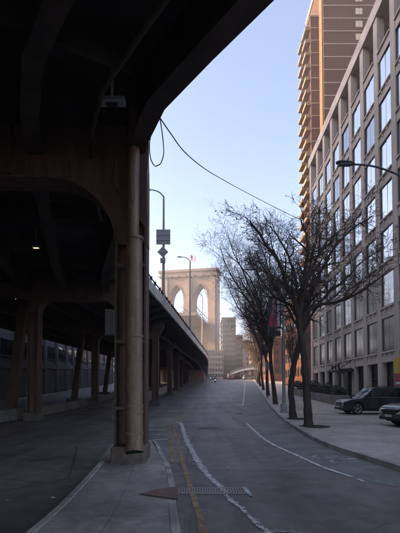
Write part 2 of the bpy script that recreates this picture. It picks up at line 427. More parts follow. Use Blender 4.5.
# yellow lines, hatched gore and ragged white line
ypx = [(203.5, 533), (196, 505), (188, 480), (181, 455), (176.3, 437), (174.8, 428), (177.5, 422), (184, 417), (195, 412)]
ypath = smooth_path([Vector((.02, 3.2, 0))] + [GP(*p) for p in ypx], .5)
marking('yellow_line', strip(ypath, .105, .006, .008), yellowp, 'long yellow centre line bending round the island tip', 'yellow centre lines')
y2 = [p + n * .24 for p, n in zip(ypath, normals(ypath)) if 9.5 < p.y < 30]
marking('yellow_line', strip(y2, .10, .006, .008), yellowp, 'short second yellow line on the inner side of the bend', 'yellow centre lines')
for yy, x0, x1, nm in ((425.5, 149, 172, 'farthest'), (430, 150, 171, 'second farthest'), (435, 151, 172, 'second nearest'), (440, 154, 173, 'nearest')):
    marking('gore_stripe', strip([GP(x0, yy), GP((x0+x1)/2, yy), GP(x1, yy)], .15, .006, .008), whitep, 'worn pale hatch stripe beyond the column, %s to the camera' % nm, 'hatch stripes past the island')
wpx = [(177, 422.5), (181, 424), (184, 433), (187, 441), (194, 455), (203, 470), (212, 480), (221, 488), (227, 497), (240, 508), (255, 522), (268, 534)]
wpath = smooth_path([GP(*p) for p in wpx], .07)
rw = random.Random(3); ww = []
for p in wpath:
    base = .15 if p.y > 9 else (.12 if p.y > 7 else .075)
    ww.append(base * (1 + .13*math.sin(p.y*5.1) + .10*math.sin(p.y*13.7+1) + rw.uniform(-.16, .16)))
rl = MB()
for p, w in zip(wpath, ww):
    for _ in range(12):
        r = rw.uniform(.10, .30)*w; cxx = p.x + max(-.48, min(.48, rw.gauss(0, .26)))*w; cyy = p.y + rw.uniform(-.07, .07); hh = rw.uniform(.0088, .0104); n = 7
        rl.add([(cxx+r*math.cos(a)*rw.uniform(.6, 1.25), cyy+r*1.3*math.sin(a)*rw.uniform(.6, 1.25), hh) for a in [k*2*math.pi/n for k in range(n)]], [tuple(range(n))])
marking('ragged_line', rl, whitep, 'ragged white line snaking across the road to the bottom edge')
# speckles of the same white stuff beside the line
sp = MB()
for _ in range(900):
    p = wpath[rw.randrange(len(wpath))]; o = rw.gauss(0, .085); q = Vector((p.x+o+.05, p.y+rw.gauss(0, .1), 0)); r = rw.uniform(.003, .013)
    sp.add([(q.x+r*math.cos(t)*rw.uniform(.5, 1.2), q.y+r*math.sin(t)*rw.uniform(.5, 1.4), .0085) for t in (0, 1.2, 2.5, 3.8, 5.1)], [(0, 1, 2, 3, 4)])
tag(sp.build('white_crumbs', fadep), 'scattered white crumbs beside the ragged white line', 'road marking', kind='stuff')
marking('crossing_bar', strip([GP(246, 537), GP(270, 531.5), GP(292, 532), GP(318, 540)], .10, .006, .02), fadep, 'pale worn paint bar at the bottom edge of the road')
# asphalt patches
def patch(cx, cy, rx, ry, label, seed):
    rr = random.Random(seed); c = GP(cx, cy); n = 36; ph = [rr.uniform(0, 6.28) for _ in range(4)]
    def rad(a): return 1 + .16*math.sin(2*a+ph[0]) + .12*math.sin(3*a+ph[1]) + .07*math.sin(7*a+ph[2]) + rr.uniform(-.05, .05)
    tag(sheet([(c.x + rx*math.cos(a)*rad(a), c.y + ry*math.sin(a)*rad(a)) for a in [2*math.pi*k/n for k in range(n)]], .003).build('asphalt_patch', asphalt_patch), label, 'patch', 'dark repair patches')
patch(258, 414, 1.3, 1.6, 'dark repair patch beside the lamp post kerb', 1)
patch(209, 428.5, .45, .7, 'small dark patch right of the ragged line top', 3)
def manhole(cx, cy, label):
    c = GP(cx, cy); t = thing('manhole_cover', label, 'manhole', c)
    z = lambda y, h: G(y) + h
    for nm, r0, r1, h in (('ring', .42, .50, .007), ('cover', 0, .41, .009)):
        vs, fs = [], []
        for k in range(28):
            a = 2*math.pi*k/28
            for r in (r0, r1): vs.append((c.x+r*math.cos(a), c.y+r*math.sin(a), z(c.y+r*math.sin(a), h)))
        fs = [(2*k, 2*k+1, (2*k+3) % 56, (2*k+2) % 56) for k in range(28)]
        MB().add(vs, fs).build(nm, castiron, t, fix=False)
manhole(218, 407.5, 'dark round manhole cover in the middle of the far lane')
# trench drain grate
def trench():
    a, b = GP(178, 491.5), GP(245, 491.5)
    t = thing('trench_drain', 'rusty trench drain grate across the road at the island', 'drain', ((a.x+b.x)/2, a.y, 0))
    L = b.x - a.x; w = .16
    MB().box(a.x-.02, b.x+.02, a.y-w-.02, a.y+w+.02, .001, .0035).build('pit', dark_fill, t)  # flat near-black sheet paints the shade below the grate bars
    f = MB(); z0, z1 = .0036, .014
    f.box(a.x-.03, b.x+.03, a.y-w-.04, a.y-w, z0, z1); f.box(a.x-.03, b.x+.03, a.y+w, a.y+w+.04, z0, z1)
    f.box(a.x-.03, a.x, a.y-w, a.y+w, z0, z1); f.box(b.x, b.x+.03, a.y-w, a.y+w, z0, z1); f.build('frame', grated, t)
    n = 26; me = MB().box(-.011, .011, -w, w, z0, z1-.002).mesh('bar', grated)
    for i in range(n): inst('bar', me, t, (a.x + L*(i+.5)/n, a.y, 0))
    MB().box(a.x, b.x, a.y-.012, a.y+.012, z0, z1-.001).build('crossbar', grated, t)
trench()
marking('drain_mark', strip([GP(243.5, 488), GP(247, 492), GP(251, 497)], .07, .016, .006), whitep, 'short white painted mark at the right end of the drain grate')
# rusty plate over the gutter inlet
def inlet():
    t = thing('gutter_inlet', 'rust brown gutter inlet breaking the island kerb', 'drain', GP(160, 493, IH))
    q = [GP(138.5, 495.5, IH), GP(156, 490.3, IH), GP(177, 487.6, IH), GP(179, 493.5, IH), GP(177.5, 501, IH), GP(157, 498.3, IH)]
    MB().prism([(p.x, p.y) for p in q], 'z', IH+.009, IH+.017).build('plate', rust, t)
    MB().prism([(p.x, p.y) for p in (q[0], q[5], q[4], q[4] + Vector((0, .05, 0)), q[5] + Vector((0, .05, 0)), q[0] + Vector((.05, .02, 0)))], 'z', IH+.0175, IH+.020).build('shadow_line', blackm, t)  # black line along the plate edge draws the shadow of a sunken gutter
inlet()

# ------------------------------------------------------------------ viaduct
TOP, PB, SB, GB = 9.8, 8.90, 8.60, 7.40     # parapet top, parapet foot, slab soffit, girder foot
edge_pts = [(26, -16), (18, -9), (11, -3), (7, 0), (4.2, 2.2), (2.25, 4.2), (1.15, 5.65), (.3, 6.7), (-.62, 7.9), (-1.10, 9), (-1.38, 10), (-1.75, 12), (-2.3, 16), (-3.0, 20.5), (-3.6, 24.5),
            (-3.52, 28.5), (-3.22, 31.7), (-2.69, 38), (-1.85, 48), (-.2, 67.5), (1.02, 82), (1.80, 94), (2.15, 107), (2.45, 125), (2.9, 148), (3.3, 170), (3.4, 190), (2.6, 215)]
EDGE = smooth_path([Vector((x, y, 0)) for x, y in edge_pts], 1.1)
NL = normals(EDGE)                                    # points to the viaduct's inside
for _ in range(3): NL = [(NL[max(i-1,0)] + NL[i]*2 + NL[min(i+1,len(NL)-1)]).normalized() for i in range(len(NL))]
WID = 17.4  # deck widened leftwards to darken the wall and space below
def wid(i):
    t = min(max((EDGE[i].y - 7) / 8, 0), 1); t = t*t*(3-2*t); return 15.5 + (WID - 15.5) * t
def off(i, o): return EDGE[i] + NL[i] * (o if o < 2 else o * wid(i) / WID)      # unseen near deck width set by the shade it gives below
def rise(i): return 0
viaduct = thing('elevated_viaduct', 'brown steel elevated road on columns filling the left side', 'viaduct', (-8, 20, 0))
def ribbon(prof):
    "closed cross-section (offset, z) swept along the viaduct edge"
    return MB().loft([[(*(off(i, o).xy), z + rise(i)) for o, z in prof] for i in range(len(EDGE))])
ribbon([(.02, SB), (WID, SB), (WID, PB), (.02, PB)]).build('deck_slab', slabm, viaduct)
# pale parapet panels, one by one
i = 0
while i < len(EDGE) - 1:
    j = min(i + 3, len(EDGE) - 1); rings = []
    for q in range(i, j + 1):
        dd = (EDGE[min(q+1, len(EDGE)-1)] - EDGE[max(q-1, 0)]).normalized() * (.012 if q == i else (-.012 if q == j else 0))
        rings.append([(*(off(q, o) + dd).xy, z + rise(q)) for o, z in ((-.10, PB-.25), (-.10, TOP-.35), (.14, TOP-.35), (.14, PB-.25))])
    MB().loft(rings).build('parapet_panel', fascia, viaduct); i = j
ribbon([(WID-.12, PB+.003), (WID+.1, PB+.003), (WID+.1, TOP-.1), (WID-.12, TOP-.1)]).build('rear_parapet', slabm, viaduct)
# dark guard rail over the parapet
ribbon([(-.04, TOP-.06), (.04, TOP-.06), (.04, TOP), (-.04, TOP)]).build('guard_rail', steeld, viaduct)
rp_me = MB().box(-.05, .05, -.05, .05, TOP-.36, TOP-.02).mesh('rail_post', steeld)
rb_me = MB().box(-.09, .09, -.09, .09, TOP-.10, TOP+.07).mesh('rail_cap', steeld)
for i in range(8, len(EDGE) - 20):
    p = off(i, 0); inst('rail_post', rp_me, viaduct, (p.x, p.y, rise(i)))
    inst('rail_post', rb_me, viaduct, (p.x, p.y, rise(i)))
# girders: the outer one sits under the edge overhead and moves well inboard along the straight
def inset(i):
    t = min(max((EDGE[i].y - 9) / 14, 0), 1); return 1.7 * t*t*(3-2*t) if i > 5 else 0
def girder_ribbon(prof):
    return MB().loft([[(*(off(i, o + inset(i)*(1 - prof[0][0]/14)).xy), z + rise(i)) for o, z in prof] for i in range(len(EDGE))])
for k in range(7):
    o = .30 + k * 2.55
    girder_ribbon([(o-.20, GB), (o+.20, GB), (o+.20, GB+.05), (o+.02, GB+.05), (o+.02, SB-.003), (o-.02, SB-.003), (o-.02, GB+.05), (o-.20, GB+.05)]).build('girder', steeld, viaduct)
# cross frames between girders and stiffeners on the fascia girder
for i in range(4, len(EDGE) - 10, 5):
    a, b = off(i, .80+inset(i)), off(i, 15.5)
    MB().bar((a.x, a.y, 8.15 + rise(i)), (b.x, b.y, 8.15 + rise(i)), .10, .55).build('cross_frame', steeld, viaduct)
for i in range(6, len(EDGE) - 20):
    if EDGE[i].y < 110:
        a, b = off(i, .12+inset(i)), off(i, .27+inset(i)); MB().bar((a.x, a.y, 8.0), (b.x, b.y, 8.0), .03, 1.10).build('stiffener', steeld, viaduct)
# the ramp meets the climbing street: solid abutment under its far end
MB().prism([(-13, 117.5), (1.2, 117.5), (2.2, 170), (2.2, 214), (-13, 214)], 'z', 2.0, GB-.003).build('abutment', conc, viaduct)
# tapered brackets carrying the overhanging slab
for i in range(16, len(EDGE) - 20, 2):
    if inset(i) > .8 and EDGE[i].y < 110:
        a, b = off(i, .15), off(i, .3+inset(i)); d = (EDGE[i+1]-EDGE[i]).normalized()*.04; z = rise(i)
        MB().add([(*(a-d).xy, 8.58+z), (*(b-d).xy, 8.58+z), (*(b-d).xy, 7.6+z), (*(a-d).xy, 8.35+z), (*(a+d).xy, 8.58+z), (*(b+d).xy, 8.58+z), (*(b+d).xy, 7.6+z), (*(a+d).xy, 8.35+z)], [(0,1,2,3),(7,6,5,4),(0,4,5,1),(1,5,6,2),(2,6,7,3),(3,7,4,0)]).build('slab_bracket', steeld, viaduct)
# bracket plates and conduit along the near soffit
cp = [off(i, 1.35) for i in range(3, 34)]
MB().tube([(p.x, p.y, GB - .06) for p in cp], .045, 8).build('conduit', steeld, viaduct, smooth=True)

def arc(cx, cz, r, a0, a1, n): return [(cx + r*math.cos(R(a0+(a1-a0)*k/n)), cz + r*math.sin(R(a0+(a1-a0)*k/n))) for k in range(n+1)]
def portal(y, xr, xl, ov=.5, zc=6.95, w=.62, ht=1.25, rad=1.5, dep=.5, right=True, left=True, g=None):
    "bent frame: cap beam with rounded haunches over two columns"
    g = G(y) if g is None else g
    zt = zc + ht
    # cap with both haunches
    pl = [(xr + w/2 + ov, zt), (xr + w/2 + ov, zc + .75), (xr + w/2, zc - .1), (xr + w/2, zc - rad), (xr - w/2, zc - rad)]
    pl += arc(xr - w/2 - rad, zc - rad, rad, 0, 90, 8)[1:]
    pl += arc(xl + w/2 + rad, zc - rad, rad, 90, 180, 8)
    pl += [(xl - w/2, zc - rad), (xl - w/2, zc), (xl - w/2 - 2.6, zc + .5), (xl - w/2 - 2.6, zt)]
    MB().prism(pl, 'y', y - .03, y + dep - .03 - .1).build('cap_beam', steel, viaduct)
    # flange following the underside
    fl = [(xr - w/2, zc - rad)] + arc(xr - w/2 - rad, zc - rad, rad, 0, 90, 8)[1:] + arc(xl + w/2 + rad, zc - rad, rad, 90, 180, 8)
    m = MB(); rings = []
    for q, (x, z) in enumerate(fl):
        rings.append([(x, y - .16, z), (x, y + dep + .05, z), (x + (.035 if q < 9 else -.035)*0, y + dep + .05, z - .05), (x, y - .16, z - .05)])
    m.loft(rings).build('cap_flange', steel, viaduct)
    for x, on in ((xr, right), (xl, left)):
        if not on: continue
        c = MB()
        c.box(x - w/2, x - w/2 + .05, y - .14, y + dep, g - .05, zc - rad + .02); c.box(x + w/2 - .05, x + w/2, y - .14, y + dep, g - .05, zc - rad + .02)
        c.box(x - w/2 + .05, x + w/2 - .05, y + .14, y + .20, g - .05, zc - rad + .02)
        c.build('column', steel, viaduct)
        MB().box(x - w/2 - .14, x + w/2 + .14, y - .28, y + dep + .14, g - .05, g + .42).build('footing', footm, viaduct, bevel=.03)
bents = [(23, -4.6, -9.6), (38, -4.25, -10.0), (52.5, -4.0, -10.2), (67, -4.0, -10.3), (81, -3.9, -10.2), (96, -3.8, -10), (111, -3.6, -9.8)]
for yb, xr, xl in bents:
    portal(yb, xr, xl, zc=6.95, w=.62 if yb < 60 else .8, rad=.7 if yb > 20 else 1.5, ht=1.1)
    # raking struts of the rear row
    g = G(yb)
    MB().bar((xl - 3.4, yb + 4.5, g - .05), (xl - 2.6, yb + 4.5, 7.4), .55, .55, up=(0, 1, 0)).build('raking_strut', steel, viaduct)
    MB().box(xl - 4.0, xl - 2.8, yb + 3.9, yb + 5.1, g - .05, g + .5).build('footing', footm, viaduct, bevel=.03)

# --- near bent: column, pipe and big haunch
CX, CD = -1.62, 9.45
portal(CD, CX, -12.5, ov=-.02, zc=6.85, w=.74, ht=1.3, rad=1.62, dep=.46, right=False, g=0)
col = MB()
col.box(CX - .37, CX - .32, CD - .16, CD + .45, IH, 5.26); col.box(CX + .30, CX + .35, CD - .10, CD + .45, IH, 7.2)
col.box(CX - .32, CX + .30, CD + .16, CD + .22, IH, 5.3)
col.build('column', steel, viaduct)
# haunch gusset between column and fascia girder
MB().prism([(CX+.33, 5.6), (CX+.36, 6.9), (CX+.40, 7.38), (CX+.40, 8.1), (CX-.4, 8.1), (CX-.4, 6.6)], 'y', CD-.12, CD-.04).build('gusset', steel, viaduct)
bb = MB().box(CX - .40, CX + .39, CD - .44, CD + .56, 0.02, .50); bb.build('base_block', mat('stained_base', (.19, .135, .112), .85, .25, 5, .3, 50, extra=mulnoise(3, .6, 1.2)), viaduct, bevel=.05)
# drain pipe: slim above, wide below, open mouth at the foot
px_, py_ = CX + .10, CD - .30
MB().tube([(px_-.02, py_+.02, 8.3), (px_-.02, py_+.02, 7.2), (px_-.03, py_, 6.6), (px_-.03, py_, 5.25)], .135, 20).build('drain_pipe', pipem, viaduct, smooth=True)
MB().tube([(px_, py_-.02, 5.26), (px_+.02, py_-.03, 1.2), (px_+.03, py_-.04, .72), (px_+.05, py_-.09, .50), (px_+.06, py_-.16, .36)], [.185, .20, .20, .205, .21], 24, cap=False).build('drain_pipe', pipem, viaduct, smooth=True)
MB().tube([(px_+.058, py_-.14, .385), (px_+.06, py_-.158, .364)], [.19, .19], 24).build('mouth_shade', blackm, viaduct)  # black disc paints the shade inside the open pipe
for z, r in ((5.26, .205), (4.55, .0), (3.0, .212), (1.42, .222), (1.28, .222), (.80, .225)):
    if r: MB().tube([(px_+.012, py_-.028, z-.03), (px_+.012, py_-.028, z+.03)], r, 24).build('pipe_band', pipem, viaduct, smooth=True)
for z in (4.7, 2.9, 1.35):
    MB().box(CX-.38, CX+.355, CD-.172, CD-.150, z-.04, z+.04).build('strap', steel, viaduct)
rv = MB().tube([(0, 0, 0), (0, -.018, 0)], [.018, .010], 8).mesh('rivet', steel)
for z in [1.0 + .22*k for k in range(20)]:
    inst('rivet', rv, viaduct, (CX - .345, CD - .16, z)); inst('rivet', rv, viaduct, (CX + .325, CD - .10, z))
for k in range(46):
    for z in (6.98, 8.02): inst('rivet', rv, viaduct, (CX - 2.2 - .17*k, CD - .03, z))
for k in range(5):
    MB().box(CX-2.9-1.5*k-.04, CX-2.9-1.5*k+.04, CD-.15, CD-.032, 6.9, 8.12).build('web_stiffener', steel, viaduct)
# grey junction box on the column side
MB().box(-2.38, -2.18, CD+.5, CD+.7, 3.15, 3.8).build('junction_box', mat('grey_box', (.15, .145, .14), .6, .1, 5), viaduct, bevel=.02)
# cable hanging in a loop and strung to the lamp post across the road
w0 = P(160, 118, 7.75)
loop = [w0, P(163, 140, 7.8), P(163.5, 155, 7.9), P(160, 164.5, 7.95), P(155.5, 166.5, 7.95), P(151, 160, 7.9), P(149.5, 145, 7.8), P(152, 130, 7.75)]
tag(MB().tube(smooth_path(loop, .06), .0105, 6).build('hanging_cable', cablem, smooth=True), 'thin black cable hanging in a loop from the viaduct edge', 'cable')
LP = P(284, 413, 27.6)
w1 = [w0, P(171, 134, 8.6), P(185, 152.5, 9.8), P(205, 169, 12.2), P(225, 181, 15), P(247, 193, 17.6), P(275, 207.5, 18.3), P(300.5, 220, 18.6)]
tag(MB().tube(smooth_path(w1, .25), [.0125]*len(smooth_path(w1, .25)), 6).build('overhead_wire', cablem, smooth=True), 'black wire strung from the viaduct across to the nearest tree crown', 'cable')
# fixtures under the deck
def soffit_lamp(p, lit, label):
    t = thing('soffit_lamp', label, 'lamp', p, group='lamps under the viaduct')
    m = MB().box(p.x-(.16 if lit else .26), p.x+(.16 if lit else .26), p.y-.10, p.y+.10, p.z, p.z+.10); m.build('housing', galv, t, bevel=.02)
    MB().box(p.x-.11, p.x+.11, p.y-.05, p.y+.05, p.z-.02, p.z-.002).build('lens', lampglow if lit else winglass, t)
    MB().bar((p.x, p.y, p.z+.10), (p.x, p.y, SB), .05, .05).build('stem', galv, t)
soffit_lamp(P(36, 248, 16.8), True, 'small lit lamp under the viaduct, the higher of the two')
soffit_lamp(P(14, 299, 26.5), True, 'small lit lamp under the viaduct, the lower of the two')
soffit_lamp(P(112, 104, 7.6), False, 'unlit grey box lamp under the near viaduct deck')

# lamp posts and signs on the viaduct parapet
def viaduct_lamp(px, d, topz, label, arm=(-1.15, -.25)):
    i = min(range(len(EDGE)), key=lambda k: abs(EDGE[k].y - d) + (50 if EDGE[k].y < 0 else 0))
    x = (px - 200) / F * d
    t = thing('parapet_lamp_post', label, 'lamp post', (x, d, TOP - .4), group='lamp posts on the viaduct parapet')
    MB().tube([(x, d, TOP-.4), (x, d, TOP+1), (x, d, topz-.3)], [.13, .11, .075], 10).build('pole', galv, t, smooth=True)
    MB().tube([(x, d, topz-.32), (x+arm[0]*.25, d+arm[1]*.25, topz-.02), (x+arm[0]*.6, d+arm[1]*.6, topz+.14), (x+arm[0], d+arm[1], topz+.16)], [.06, .055, .05, .045], 8).build('arm', galv, t, smooth=True)
    a = Vector((x+arm[0], d+arm[1], topz+.14)); h = MB()
    h.loft([[(a.x-s*.55, a.y-.10*w, a.z-.03), (a.x-s*.55, a.y+.10*w, a.z-.03), (a.x-s*.55, a.y+.07*w, a.z+.07*w), (a.x-s*.55, a.y-.07*w, a.z+.07*w)] for s, w in ((-.1, .7), (.3, 1.3), (.8, 1.2), (1, .5))]).build('lamp_head', galv, t, smooth=True)
    MB().box(x-.17, x+.17, d-.14, d+.14, TOP-.9, TOP-.33).build('bracket', galv, t)
    return t
viaduct_lamp(163.2, 33.4, 18.4, 'tall grey lamp post on the parapet behind the road signs')
viaduct_lamp(190, 53.9, 19.5, 'grey lamp post on the parapet in front of the bridge tower')
viaduct_lamp(202.4, 75, 19.6, 'farthest grey lamp post on the parapet, before the right arch')
def sign_back(name, px0, px1, py0, py1, d, diamond, label):
    a, b = P(px0, py1, d), P(px1, py0, d); cx, cz = (a.x+b.x)/2, (a.z+b.z)/2; w, h = (b.x-a.x)/2, (b.z-a.z)/2
    t = thing(name, label, 'road sign', (cx, d, a.z))
    poly = [(cx, cz-h), (cx+w, cz), (cx, cz+h), (cx-w, cz)] if diamond else [(cx-w, cz-h), (cx+w, cz-h), (cx+w, cz+h), (cx-w, cz+h)]
    MB().prism(poly, 'y', d+.02, d+.05).build('plate', signback, t)
    for k in ((-.35, .35) if not diamond else (0,)):
        ww = w*(1 if not diamond else .8); MB().box(cx-ww+.03, cx+ww-.03, d-.03, d+.018, cz+k*h-.04, cz+k*h+.04).build('rail', galv, t)
sign_back('square_sign', 156.2, 170.3, 229.5, 244.5, 33.1, False, 'square grey sign back on the parapet lamp post')
sign_back('diamond_sign', 157.3, 168.3, 246.3, 257.7, 33.1, True, 'diamond grey sign back below the square sign')
sign_back('small_sign', 160.3, 165.4, 257.9, 263.2, 33.1, False, 'small grey sign plate below the diamond sign')

# low wall and barriers under the viaduct
def wall_blocks(pts, h, w, name, label, cat, L=3.0):
    path = smooth_path(pts, .75); t = thing(name, label, cat, (path[0].x, path[0].y, G(path[0].y)))
    i = 0; st = max(1, int(L/.75))
    while i < len(path)-1:
        j = min(i+st, len(path)-1); a, b = path[i], path[j]; d = (b-a).normalized(); a, b = a + d*.03, b - d*.03; hh = h*random.uniform(.93, 1.05)
        n = Vector((-d.y, d.x, 0)); rings = []
        for p in (a, b):
            z = G(p.y); rings.append([(*(p+n*o*w).xy, z+zz*hh) for o, zz in ((.5, -.05), (.5, .12), (.24, .45), (.18, 1), (-.18, 1), (-.24, .45), (-.5, .12), (-.5, -.05))])
        MB().loft(rings).build('block', conc, t); i = j
wall_blocks([Vector((-11.0, 15, 0)), Vector((-10.9, 21, 0)), Vector((-10.7, 40, 0)), Vector((-11.2, 70, 0)), Vector((-11.2, 100, 0))], .62, .5, 'low_concrete_wall', 'low concrete block wall along the left columns in shadow', 'wall')
wall_blocks([Vector((-6.0, 41, 0)), Vector((-5.6, 60, 0)), Vector((-5.3, 90, 0)), Vector((-4.6, 114, 0))], .9, .6, 'road_barrier', 'row of concrete road barriers at the foot of far columns', 'barrier')

# ------------------------------------------------------------------ left buildings behind the viaduct
def left_block(name, label, x, y0, y1, h, wallm, bay=4.0, storeys=3):
    t = thing(name, label, 'building', (x, (y0+y1)/2, G(y0)))
    MB().box(x-20, x-.25, y0, y1, -.1, h).build('wall', wallm, t)
    MB().box(x-20.2, x+.05, y0-.1, y1+.1, h+.003, h+.8).build('cornice', conc, t)
    n = int((y1-y0)/bay); b = (y1-y0)/n
    pier = MB().box(-.25, .08, -.3, .3, 0, h-.01).mesh('pier', wallm)
    sl = MB()
    for k in range(12): sl.box(-.14, -.08, -b/2+.32, b/2-.32, .05+k*.29, .05+k*.29+.25)
    slm = sl.mesh('shutter', paneldk)
    fr = MB().box(-.20, -.10, -b/2+.5, b/2-.5, 0, 2.0); fr = fr.mesh('window', framem)
    pn = MB().box(-.099, -.085, -b/2+.6, -.04, .1, 1.9).box(-.099, -.085, .04, b/2-.6, .1, 1.9).mesh('pane', winglass)
    for k in range(n + 1): inst('pier', pier, t, (x, y0 + b*k, 0))
    for k in range(n):
        yc = y0 + b*(k+.5); inst('shutter', slm, t, (x, yc, G(yc)))
        MB().box(x-.25, x+.02, yc-b/2+.3, yc+b/2-.3, G(yc)+3.6, G(yc)+4.4).build('lintel', wallm, t)
        for s in range(storeys):
            z = G(yc) + 5.0 + s*3.4
            if z + 2.2 < h:
                w = inst('window', fr, t, (x, yc, z)); p = inst('pane', pn, w, (0, 0, 0), local=True)
left_block('shading_office_block', 'grey building wall seen under the left viaduct, its unseen height added for shade', -22, -42, 66, 51, greymas, 4.5, 4)  # wall base is seen; height and length added to shade street and facade
left_block('low_block', 'lower grey building beyond the tall one under the viaduct', -22.6, 66.6, 104, 13, greymas, 4.2, 2)

left_block('reflection_block', 'unseen grey block behind the far left columns, added to darken window reflections', -40, 112, 178, 24, greymas, 5.5, 5)  # this block and the next are hidden, added as dark reflections for the office windows
left_block('reflection_block', 'farthest unseen grey block on the left, added to darken window reflections', -46, 182, 262, 20, greymas, 5.5, 4)

# ------------------------------------------------------------------ right concrete office building
def concrete_building():
    t = thing('concrete_building', 'grey concrete office building with deep gridded windows at right', 'building', (14, 0, 0), -.03)
    bay, W0 = 3.17, 31.8; k0, k1 = -7, 7; pw = .80
    ya, yb = W0 + bay*(k0-.5) - .5, W0 + bay*(k1+.5) + .9
    FL, S0, WH, CZ, CT = 3.62, 4.85, 2.70, 33.45, 34.65
    kw = dict(local=True)
    MB().box(.26, 22, ya, yb-.02, 3.95, CZ-3.4).box(.62, 22, ya, yb-.02, -.2, 3.94).build('wall', facadem, t, **kw)
    MB().box(2.0, 22, ya, yb-.02, CZ-3.397, CZ-.003).build('top_wall', facadem, t, **kw)
    # end return so the far corner is solid
    MB().box(0.003, 2.0, yb-.9, yb, -.2, CZ-.003).build('corner_pier', facadem, t, **kw)
    # cornice in panels
    for k in range(k0, k1+1):
        yc = W0 + bay*k; MB().box(-.12, 3.0, yc-bay/2+.012, yc+bay/2-.012, CZ, CT).build('cornice_panel', facadel, t, bevel=.03, **kw)
    MB().box(-.115, 3.0, yb-.9+.0, yb+.1, CZ+.002, CT+.002).build('cornice_panel', facadel, t, **kw)
    MB().box(.3, 21.9, ya, yb, CT+.003, CT+.25).build('roof', greymas, t, **kw)
    pier = MB().prism([(-.0, -pw/2), (-.0, pw/2), (.62, pw/2), (.62, -pw/2)], 'z', -.2, CZ-.003).mesh('pier', facadem)
    # pier segments per storey, with a fine joint, so the grid reads as cast pieces
    for k in range(k0, k1+2):
        yc = W0 + bay*(k-.5)
        if k == k1+1: continue
        inst('pier', pier, t, (0, yc, 0), local=True)
    op = bay - pw
    span = MB().box(.05, .255, -op/2+.003, op/2-.003, .0, FL-WH-.16).mesh('spandrel', facadem)
    sill = MB().prism([(-.08, -.16), (-.08, -.04), (.25, .0), (.25, -.16)], 'y', -op/2+.02, op/2-.02).mesh('sill', facadel)
    brk = MB().box(-.02, .048, -.07, .07, -.42, -.165).mesh('bracket', facadel)
    fr = MB(); fw = .07; z0, z1 = .0, WH
    fr.box(.10, .255, -op/2+.005, -op/2+fw, z0, z1); fr.box(.10, .255, op/2-fw, op/2-.005, z0, z1)
    fr.box(.10, .255, -op/2+fw, op/2-fw, z0, z0+fw); fr.box(.10, .255, -op/2+fw, op/2-fw, z1-fw, z1)
    fr.box(.142, .255, -.012, .012, z0+fw, z1-fw); fr = fr.mesh('window', framem)
    pa = [MB().box(.15, .17, -op/2+fw+.003, -.014, fw+.003, WH-fw-.003).mesh('pane', coated), MB().box(.15, .17, .014, op/2-fw-.003, fw+.003, WH-fw-.003).mesh('pane', coated)]
    rr = random.Random(5)
    curt = glassmat('curtained_glass', (.17, .155, .15), .16, 0, .01, .6); dim = glassmat('tinted_glazing', (.36, .38, .42), .06, .93, .012)
    pac = [MB().box(.15, .17, -op/2+fw+.003, -.014, fw+.003, WH-fw-.003).mesh('pane', curt), MB().box(.15, .17, .014, op/2-fw-.003, fw+.003, WH-fw-.003).mesh('pane', curt)]
    pad = [MB().box(.15, .17, -op/2+fw+.003, -.014, fw+.003, WH-fw-.003).mesh('pane', dim), MB().box(.15, .17, .014, op/2-fw-.003, fw+.003, WH-fw-.003).mesh('pane', dim)]
    for k in range(k0, k1+1):
        yc = W0 + bay*k
        for f in range(7):
            z = S0 + FL*f
            w = inst('window', fr, t, (0, yc, z), local=True)
            which = pac if f == 0 or (f == 1 and rr.random() < .45) else (pad if rr.random() < .14 else pa)
            for s in (0, 1):
                p = inst('pane', which[s], w, (0, 0, 0), local=True)
                p.rotation_euler = (0, R(rr.uniform(-.35, .35)), R(rr.uniform(-.25, .25)))
            inst('sill', sill, t, (0, yc, z), local=True)
            for s in (-.45, .45): inst('bracket', brk, t, (0, yc+s, z), local=True)
            inst('spandrel', span, t, (0, yc, z + WH), local=True)
        # lintel below first sill, doorway recess
        inst('sill', sill, t, (0, yc, S0+FL*7), local=True)
        MB().box(.05, .255, yc-op/2+.003, yc+op/2-.003, 3.95, S0-.165).build('lintel', facadem, t, **kw)
        g = G(yc)
        d = MB().box(.50, .615, yc-op/2+.003, yc+op/2-.003, g, 3.945).build('door', dark_fill, t, **kw)
        fr2 = MB()
        for yy in (-op/2+.05, 0, op/2-.05): fr2.box(.42, .50, yc+yy-.035, yc+yy+.035, g+.1, 3.94)
        fr2.box(.43, .50, yc-op/2+.09, yc+op/2-.09, 2.6, 2.7); fr2.build('frame', framem, d, local=True)
        # set-back top storey glazing
        MB().box(1.93, 1.99, yc-op/2-.3, yc+op/2+.3, 30.4, CZ-.3).build('top_window', winglass, t, **kw)
    MB().box(.10, 2.0, ya, yb-.9, 29.85, 30.03).build('terrace_floor', facadem, t, **kw)
    # entrance canopy with bracket arms
    ce = W0 + bay*3
    MB().box(-1.5, .0, ce-1.9, ce+1.9, 3.55, 3.80).build('entrance_canopy', framem, t, bevel=.03, **kw)
    for s in (-1.7, 1.7): MB().bar((-1.35, ce+s, 3.8), (0, ce+s, 4.7), .07, .07).build('canopy_rod', framem, t, **kw)
    for s in (-1.7, 1.7): MB().box(-1.42, -1.28, ce+s-.07, ce+s+.07, G(ce), 3.55).build('canopy_post', framem, t, **kw)
    for s in (-1.0, 0, 1.0): MB().tube([(-1.2, ce+s, 3.8), (-1.25, ce+s, 4.15), (-1.2, ce+s, 4.3)], [.05, .14, .05], 8).build('canopy_light', framem, t, **kw)
    return t
concrete_building()
